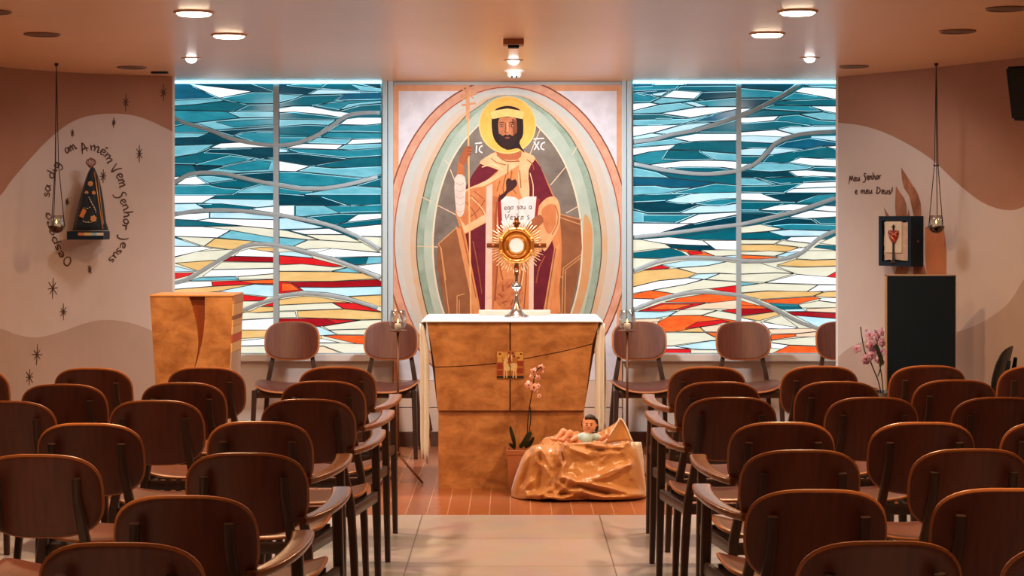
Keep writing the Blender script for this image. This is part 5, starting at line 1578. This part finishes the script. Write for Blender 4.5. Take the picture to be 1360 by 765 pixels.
lathe(bm, [(0, 0), (.014, 0), (.017, .006), (.019, .012), (.016, .014), (0, .014)], cr, 16)
for k in range(8):
    a = 2*PI*k/8; d = Vector((math.cos(a), math.sin(a)*.8, 0))
    tube(bm, crom([cr + d*.018 + Vector((0, 0, .012)), cr + d*.030 + Vector((0, 0, .030)), cr + d*.020 + Vector((0, 0, .050)), cr + Vector((0, 0, .054))], 4), .0028, 5)
ball(bm, cr + Vector((0, 0, .056)), .006, 8, 6)
mesh_obj('crown', bm, mat('old rose gold', (150, 96, 78), .35, metal=.7), st, True)
bm = bmesh.new(); a, b = sp(95, 318), sp(143, 307)
box(bm, (a.x, -.115, a.z), (b.x, .06, b.z), bev=.004); mesh_obj('base', bm, M_BLACK, st)
bm = bmesh.new(); ms = []
for k, (u0, u1, c) in enumerate(((110, 118, (196, 120, 76)), (118, 128, (210, 180, 120)), (128, 134, (130, 190, 206)), (134, 143, (210, 206, 196)))):
    ms.append(mat('base band %d' % k, c, .5)); a, b = sp(u0, 312.6), sp(u1, 308.8); box(bm, (a.x, -.119, a.z), (b.x, -.112, b.z), k)
mesh_obj('painted_band', bm, ms, st)
# wall bracket under the statue reaches the wall
bm = bmesh.new(); a, b = sp(112, 317), sp(128, 311); box(bm, (a.x, .055, a.z), (b.x, .20, b.z)); mesh_obj('bracket', bm, M_BLACK, st)
# ================================================================ HANGING LAMPS
M_CORD = mat('dark cord', (52, 38, 32), .6)
def hanging_lamp(u, top_v, Y, bowl_v, label, spread, lit):
    base = at(u, top_v, Y); base.z = CEIL
    t = thing('hanging_lamp', label, 'lamp', base, 0, 'hanging oil lamps')
    zb = Z_(bowl_v, Y) - CEIL; r = .040
    bm = bmesh.new(); lathe(bm, [(0, 0), (.012, 0), (.012, -.010), (.004, -.02), (0, -.02)], (0, 0, 0), 12); mesh_obj('hook', bm, M_CORD, t, True)
    for k in range(3):
        a = spread + 2*PI*k/3; d = Vector((math.cos(a), math.sin(a), 0))
        p = [Vector((0, 0, -.012)), d*.012 + Vector((0, 0, zb*.62)), d*(r+.006) + Vector((0, 0, zb + .012))]
        bm = bmesh.new(); tube(bm, p, .0026, 6); ball(bm, p[1], .007, 8, 6); mesh_obj('cord', bm, M_CORD, t, True)
    bm = bmesh.new(); lathe(bm, [(0, -.03), (.010, -.03), (.03, -.022), (.046, 0), (.049, .012), (.045, .012), (.04, 0), (0, -.016)], (0, 0, zb), 24); mesh_obj('metal_bowl', bm, mat('dark polished metal', (92, 80, 70), .15, metal=1.0), t, True)
    bm = bmesh.new()
    for k in range(1): lathe(bm, [(0, -.012), (.03, -.008), (.040, .010), (.042, .035), (.036, .075), (.034, .075), (.040, .034), (.037, .011), (0, -.006)], (0, 0, zb), 24)
    mesh_obj('glass_cup', bm, M_GLASS, t, True); candle(t, zb-.006, .022, .030)
    return t
hanging_lamp(75, 84, 10.31, 303, 'glass oil lamp hanging on three cords beside the dark robed statue', .4, True)
hanging_lamp(1243.5, 84, 10.31, 303, 'glass oil lamp hanging on three cords beside the framed chalice relief', 1.2, True)
# ================================================================ RELIEF BOX ON THE RIGHT WALL
u0, zc = WR.hit(1207, 320)
p0 = WR.to3(*WR.hit(1190, 320)); p1 = WR.to3(*WR.hit(1222, 320))
tn = (p1 - p0); tn.z = 0; tn.normalize(); nn = Vector((-tn.y, tn.x, 0))
if nn.x > 0: nn = -nn
BD = .105
# front corners: left front edge at px 1167, right front edge at px 1210 ; solve on the plane offset from the wall
def plane_hit(px, off):
    q = p0 + nn*off; k = (px-HX)/F
    s = (k*q.y - q.x)/(tn.x - k*tn.y); return q + tn*s
A, B = plane_hit(1167, BD), plane_hit(1210, BD)
ctr = (A + B)/2; wd = (B-A).length; zt, zb_ = Z_(287, ctr.y), Z_(353.5, ctr.y); hh = (zt-zb_)/2
bx = thing('relief_box', 'black shadow box with a red chalice relief mounted on the right wall', 'framed picture', (ctr.x, ctr.y, (zt+zb_)/2))
ang = math.atan2(tn.y, tn.x)
bx.rotation_euler = (0, 0, ang)
bm = bmesh.new(); h = hh; w2 = wd/2
# local: x along the wall, -y towards the room (front), +y into the wall
sgn = -1 if (Matrix.Rotation(ang, 3, 'Z') @ Vector((0, -1, 0))).dot(nn) > 0 else 1
yf, yb = 0.0, -sgn*(BD-.004)
lo, hi_ = min(yf, yb), max(yf, yb)
fr = .028
box(bm, (-w2, lo, h-fr), (w2, hi_, h)); box(bm, (-w2, lo, -h), (w2, hi_, -h+fr)); box(bm, (-w2, lo, -h+fr), (-w2+fr, hi_, h-fr)); box(bm, (w2-fr, lo, -h+fr), (w2, hi_, h-fr))
box(bm, (-w2+fr, yb*.9 - .004, -h+fr), (w2-fr, yb*.9 + .004, h-fr))
mesh_obj('case', bm, M_BLACK, bx)
yo = sgn*.0
bm = bmesh.new(); k = 40; pts = []
rr = random.Random(3)
for i in range(k):
    t = i/k*4; s, f = int(t), t-int(t); ww, h2 = w2-fr-.004, h-fr-.004
    x, z = ((-ww+2*ww*f, h2), (ww, h2-2*h2*f), (ww-2*ww*f, -h2), (-ww, -h2+2*h2*f))[s]
    pts.append((x - math.copysign(rr.uniform(0, .008), x), z - math.copysign(rr.uniform(0, .008), z)))
prism(bm, pts, min(-sgn*.012, -sgn*.022), max(-sgn*.012, -sgn*.022)); mesh_obj('stone_panel', bm, mat('rough pale stone', (196, 172, 152), .9, noise=25, var=.14, bump=.6), bx)
bm = bmesh.new(); box(bm, (-.085, min(-sgn*.012, -sgn*.004), -.07), (.055, max(-sgn*.012, -sgn*.004), .12)); mesh_obj('cream_card', bm, mat('cream card', (216, 204, 180), .7, noise=20, var=.05), bx)
bm = bmesh.new(); yc = sgn*.002
for pr, c in (([(0, -.135), (.022, -.135), (.024, -.128), (.010, -.12), (.008, -.02), (.012, -.01)], 0), ([(.012, -.01), (.034, .015), (.046, .045), (.046, .065), (0, .065)], 1)):
    lathe(bm, pr, (-.01, yc, 0), 20, c, sy=.25)
tube(bm, [(-.01, yc, .065), (-.01, yc, .10)], .005, 6, mi=0); tube(bm, [(-.022, yc, .088), (.002, yc, .088)], .004, 6, mi=0)
for a, b in (((-.045, .05), (.02, .0)), ((-.04, .06), (.03, .035)), ((-.02, .03), (.034, .055))): tube(bm, [(a[0], sgn*.013, a[1]), (b[0], sgn*.013, b[1])], .004, 6, mi=2)
mesh_obj('chalice_relief', bm, [mat('dark bronze', (52, 40, 34), .4, metal=.5), mat('red enamel', (150, 44, 34), .3), mat('copper', (214, 130, 100), .3, metal=.6)], bx, True)
bm = bmesh.new(); ball(bm, (w2+.002, yb*.55, 0), .008, 10, 6, scale=(.4, 1, 1)); mesh_obj('lock', bm, mat('dull red lock', (112, 50, 52), .4), bx, True)
# ================================================================ BLACK CABINET, SPEAKER
CY = 9.98
cb = thing('black_panel', 'tall plain black flat panel standing in front of the right wall', 'panel', (X_(1224, CY), CY, 0))
zt = Z_(366.5, CY); c0 = X_(1224, CY)
bm = bmesh.new(); box(bm, (X_(1178.5, CY)-c0, 0, 0), (X_(1269, CY)-c0, .034, zt), bev=.003); mesh_obj('body', bm, M_BLACK, cb)
bm = bmesh.new(); box(bm, (X_(1176.6, CY)-c0, .003, 0), (X_(1178.4, CY)-c0, .038, zt+.006)); box(bm, (X_(1269.1, CY)-c0, .003, 0), (X_(1270.2, CY)-c0, .038, zt+.006)); box(bm, (X_(1176.6, CY)-c0, .003, zt+.0005), (X_(1270.2, CY)-c0, .038, zt+.007))
bm2 = bmesh.new(); box(bm2, (-.16, -.10, 0), (.16, .14, .02), bev=.004); mesh_obj('foot_plate', bm2, M_BLACK, cb)
mesh_obj('pale_edge', bm, mat('pale board edge', (190, 164, 144), .6), cb)
SPY = 9.6
sc = Vector((X_(1372, SPY), SPY, Z_(124, SPY)))
spk = thing('wall_speaker', 'black loudspeaker fixed high on the right wall', 'speaker', sc, -.6)
bm = bmesh.new()
tp = [(-.125, -.09, .145), (.125, -.09, .145), (.105, .09, .145), (-.105, .09, .145)]; bt = [(-.105, -.045, -.145), (.105, -.045, -.145), (.09, .09, -.145), (-.09, .09, -.145)]
a = [bm.verts.new(p) for p in tp]; b = [bm.verts.new(p) for p in bt]
bm.faces.new(a); bm.faces.new(b[::-1])
for k in range(4): bm.faces.new((a[(k+1) % 4], a[k], b[k], b[(k+1) % 4]))
bmesh.ops.bevel(bm, geom=bm.edges[:], offset=.012, segments=3, affect='EDGES'); mesh_obj('enclosure', bm, M_BLACK, spk)
bm = bmesh.new(); vs = [bm.verts.new(p) for p in ((-.10, -.088, .13), (.10, -.088, .13), (.088, -.054, -.13), (-.088, -.054, -.13))]; bm.faces.new(vs[::-1])
o = mesh_obj('grille', bm, mat('black mesh grille', (24, 30, 32), .8, noise=300, var=.4), spk); o.modifiers.new('thick', 'SOLIDIFY').thickness = .006
bm = bmesh.new(); tube(bm, [(0, .08, 0), (.02, .30, 0)], .018, 8); mesh_obj('bracket', bm, M_BLACK, spk)
# ================================================================ CEILING FIXTURES
M_DIFF = mat('lit diffuser', (255, 238, 214), emit=14.0, emit_col=(255, 226, 188))
M_OFF = mat('unlit diffuser', (104, 74, 56), .6)
M_RING = mat('white trim ring', (214, 190, 168), .4)
M_RINGD = mat('shadowed trim ring', (130, 96, 74), .5)
def area(parent, power, size, col, z=-.02, spread=PI, rot=None):
    l = bpy.data.lights.new('lamp', 'AREA'); l.shape = 'DISK'; l.size = size; l.energy = power; l.color = col; l.spread = spread
    o = bpy.data.objects.new('lamp', l); COL.objects.link(o); o.parent = parent; o.location = (0, 0, z)
    if rot: o.rotation_euler = rot
    return o
def downlight(x, y, label, group, lit, power=0, col=(1, .72, .45), spread=2.4):
    t = thing('ceiling_downlight', label, 'ceiling light', (x, y, CEIL), 0, group)
    bm = bmesh.new(); lathe(bm, [(.078, 0), (.088, 0), (.088, -.005), (.082, -.009), (.076, -.008), (.074, 0)], (0, 0, 0), 32); mesh_obj('trim_ring', bm, M_RING if lit else M_RINGD, t, True)
    bm = bmesh.new(); lathe(bm, [(0, -.0005), (.074, -.0005), (.074, -.010 if lit else -.004), (.066, -.016 if lit else -.005), (0, -.018 if lit else -.005)], (0, 0, 0), 32); mesh_obj('diffuser', bm, M_DIFF if lit else M_OFF, t, True)
    if lit: area(t, power, .14, col, -.024, spread)
    return t
WARM = (1.0, .62, .32)
PWR = 28.0
left_y = [7.75, 8.71, 6.80]; right_y = [7.72, 8.65, 6.78]
names = ['nearer of the two lit round downlights on the %s of the ceiling', 'farther of the two lit round downlights on the %s of the ceiling', 'lit round downlight at the top edge of the %s ceiling']
for k, y in enumerate(left_y): downlight(-1.40, y, names[k] % 'left', 'lit round downlights', True, PWR if k < 2 else 4.0, WARM, 2.9 if k < 2 else 2.2)
for k, y in enumerate(right_y): downlight(1.24, y, names[k] % 'right', 'lit round downlights', True, PWR if k < 2 else 4.0, WARM, 2.9 if k < 2 else 2.2)
for x in (-1.40, 1.24):
    for y in (5.6, 4.2, 2.6, 1.0): downlight(x, y, 'lit round downlight in the two rows over the hall seats', 'round downlights over the hall seats', True, 7.5, WARM, 1.2)
for x, y, lab in ((-2.31, 8.67, 'unlit round downlight far left over the seats'), (2.14, 8.53, 'unlit round downlight on the right, farther of the pair'), (2.12, 7.61, 'unlit round downlight at the top right corner of the ceiling'), (-2.28, 7.72, 'unlit round downlight at the left edge of the ceiling'),
                  (-2.28, 10.57, 'unlit round ceiling light near the left wall corner'), (2.02, 10.5, 'unlit round ceiling light near the right wall corner')): downlight(x, y, lab, 'unlit round downlights', False)
def spot(x, y, label, power, target, col=(1, .9, .8), size=70):
    t = thing('ceiling_spotlight', label, 'spotlight', (x, y, CEIL), 0, 'small ceiling spotlights')
    bm = bmesh.new(); lathe(bm, [(.036, 0), (.056, 0), (.056, -.004), (.05, -.006), (.036, -.006)], (0, 0, 0), 28); mesh_obj('trim_ring', bm, M_RING, t, True)
    bm = bmesh.new(); ball(bm, (0, 0, -.004), .032, 16, 8, scale=(1, 1, .8)); mesh_obj('lamp_eye', bm, mat('spot eye', (255, 250, 244), emit=10.0), t, True)
    l = bpy.data.lights.new('spot', 'SPOT'); l.energy = power; l.color = col; l.spot_size = math.radians(size); l.spot_blend = .6; l.shadow_soft_size = .12
    o = bpy.data.objects.new('spot', l); COL.objects.link(o); o.parent = t; o.location = (0, 0, -.045)
    d = Vector(target) - Vector((x, y, CEIL-.045)); o.rotation_euler = d.to_track_quat('-Z', 'Y').to_euler()
    return t
spot(-1.815, 9.97, 'small lit spotlight over the lectern', 26, (-2.1, 10.9, .5), (1, .93, .88), 140)
spot(1.665, 9.95, 'small lit spotlight on the right over the black panel', 26, (2.0, 10.9, .5), (1, .93, .88), 140)
spot(0.0, 10.1, 'small lit spotlight between the two ceiling detectors', 215, (0, 11.3, .7), (.96, .97, 1), 135)
dt = thing('projector_sensor', 'square brown ceiling sensor nearest the viewer above the altar', 'detector', (0, 8.95, CEIL))
bm = bmesh.new(); box(bm, (-.052, -.05, -.030), (.052, .05, 0), bev=.006); mesh_obj('housing', bm, mat('brown beige housing', (170, 112, 80), .5), dt)
bm = bmesh.new(); box(bm, (-.028, -.03, -.043), (.028, .03, -.028), bev=.003); mesh_obj('lens', bm, M_BLACK, dt)
dt = thing('smoke_detector', 'white domed smoke detector on the ceiling just in front of the mural', 'detector', (X_(683, 10.8), 10.8, CEIL))
bm = bmesh.new(); lathe(bm, [(0, 0), (.064, 0), (.064, -.008), (.045, -.016), (.043, -.034), (.034, -.046), (0, -.047)], (0, 0, 0), 28); mesh_obj('dome', bm, mat('detector white', (226, 206, 190), .5), dt, True)
bm = bmesh.new()
for a in (-.014, .014): box(bm, (a-.006, -.04, -.05), (a+.006, -.028, -.036))
mesh_obj('vent_slot', bm, M_BLACK, dt)
bm = bmesh.new(); box(bm, (-.05, -.02, -.012), (.05, .02, 0)); o = mesh_obj('ceiling_vent', bm, M_BLACK, None, loc=(X_(212, 10.9), 10.9, CEIL)); tag(o, 'small dark slot vent in the ceiling corner by the left window', 'vent')
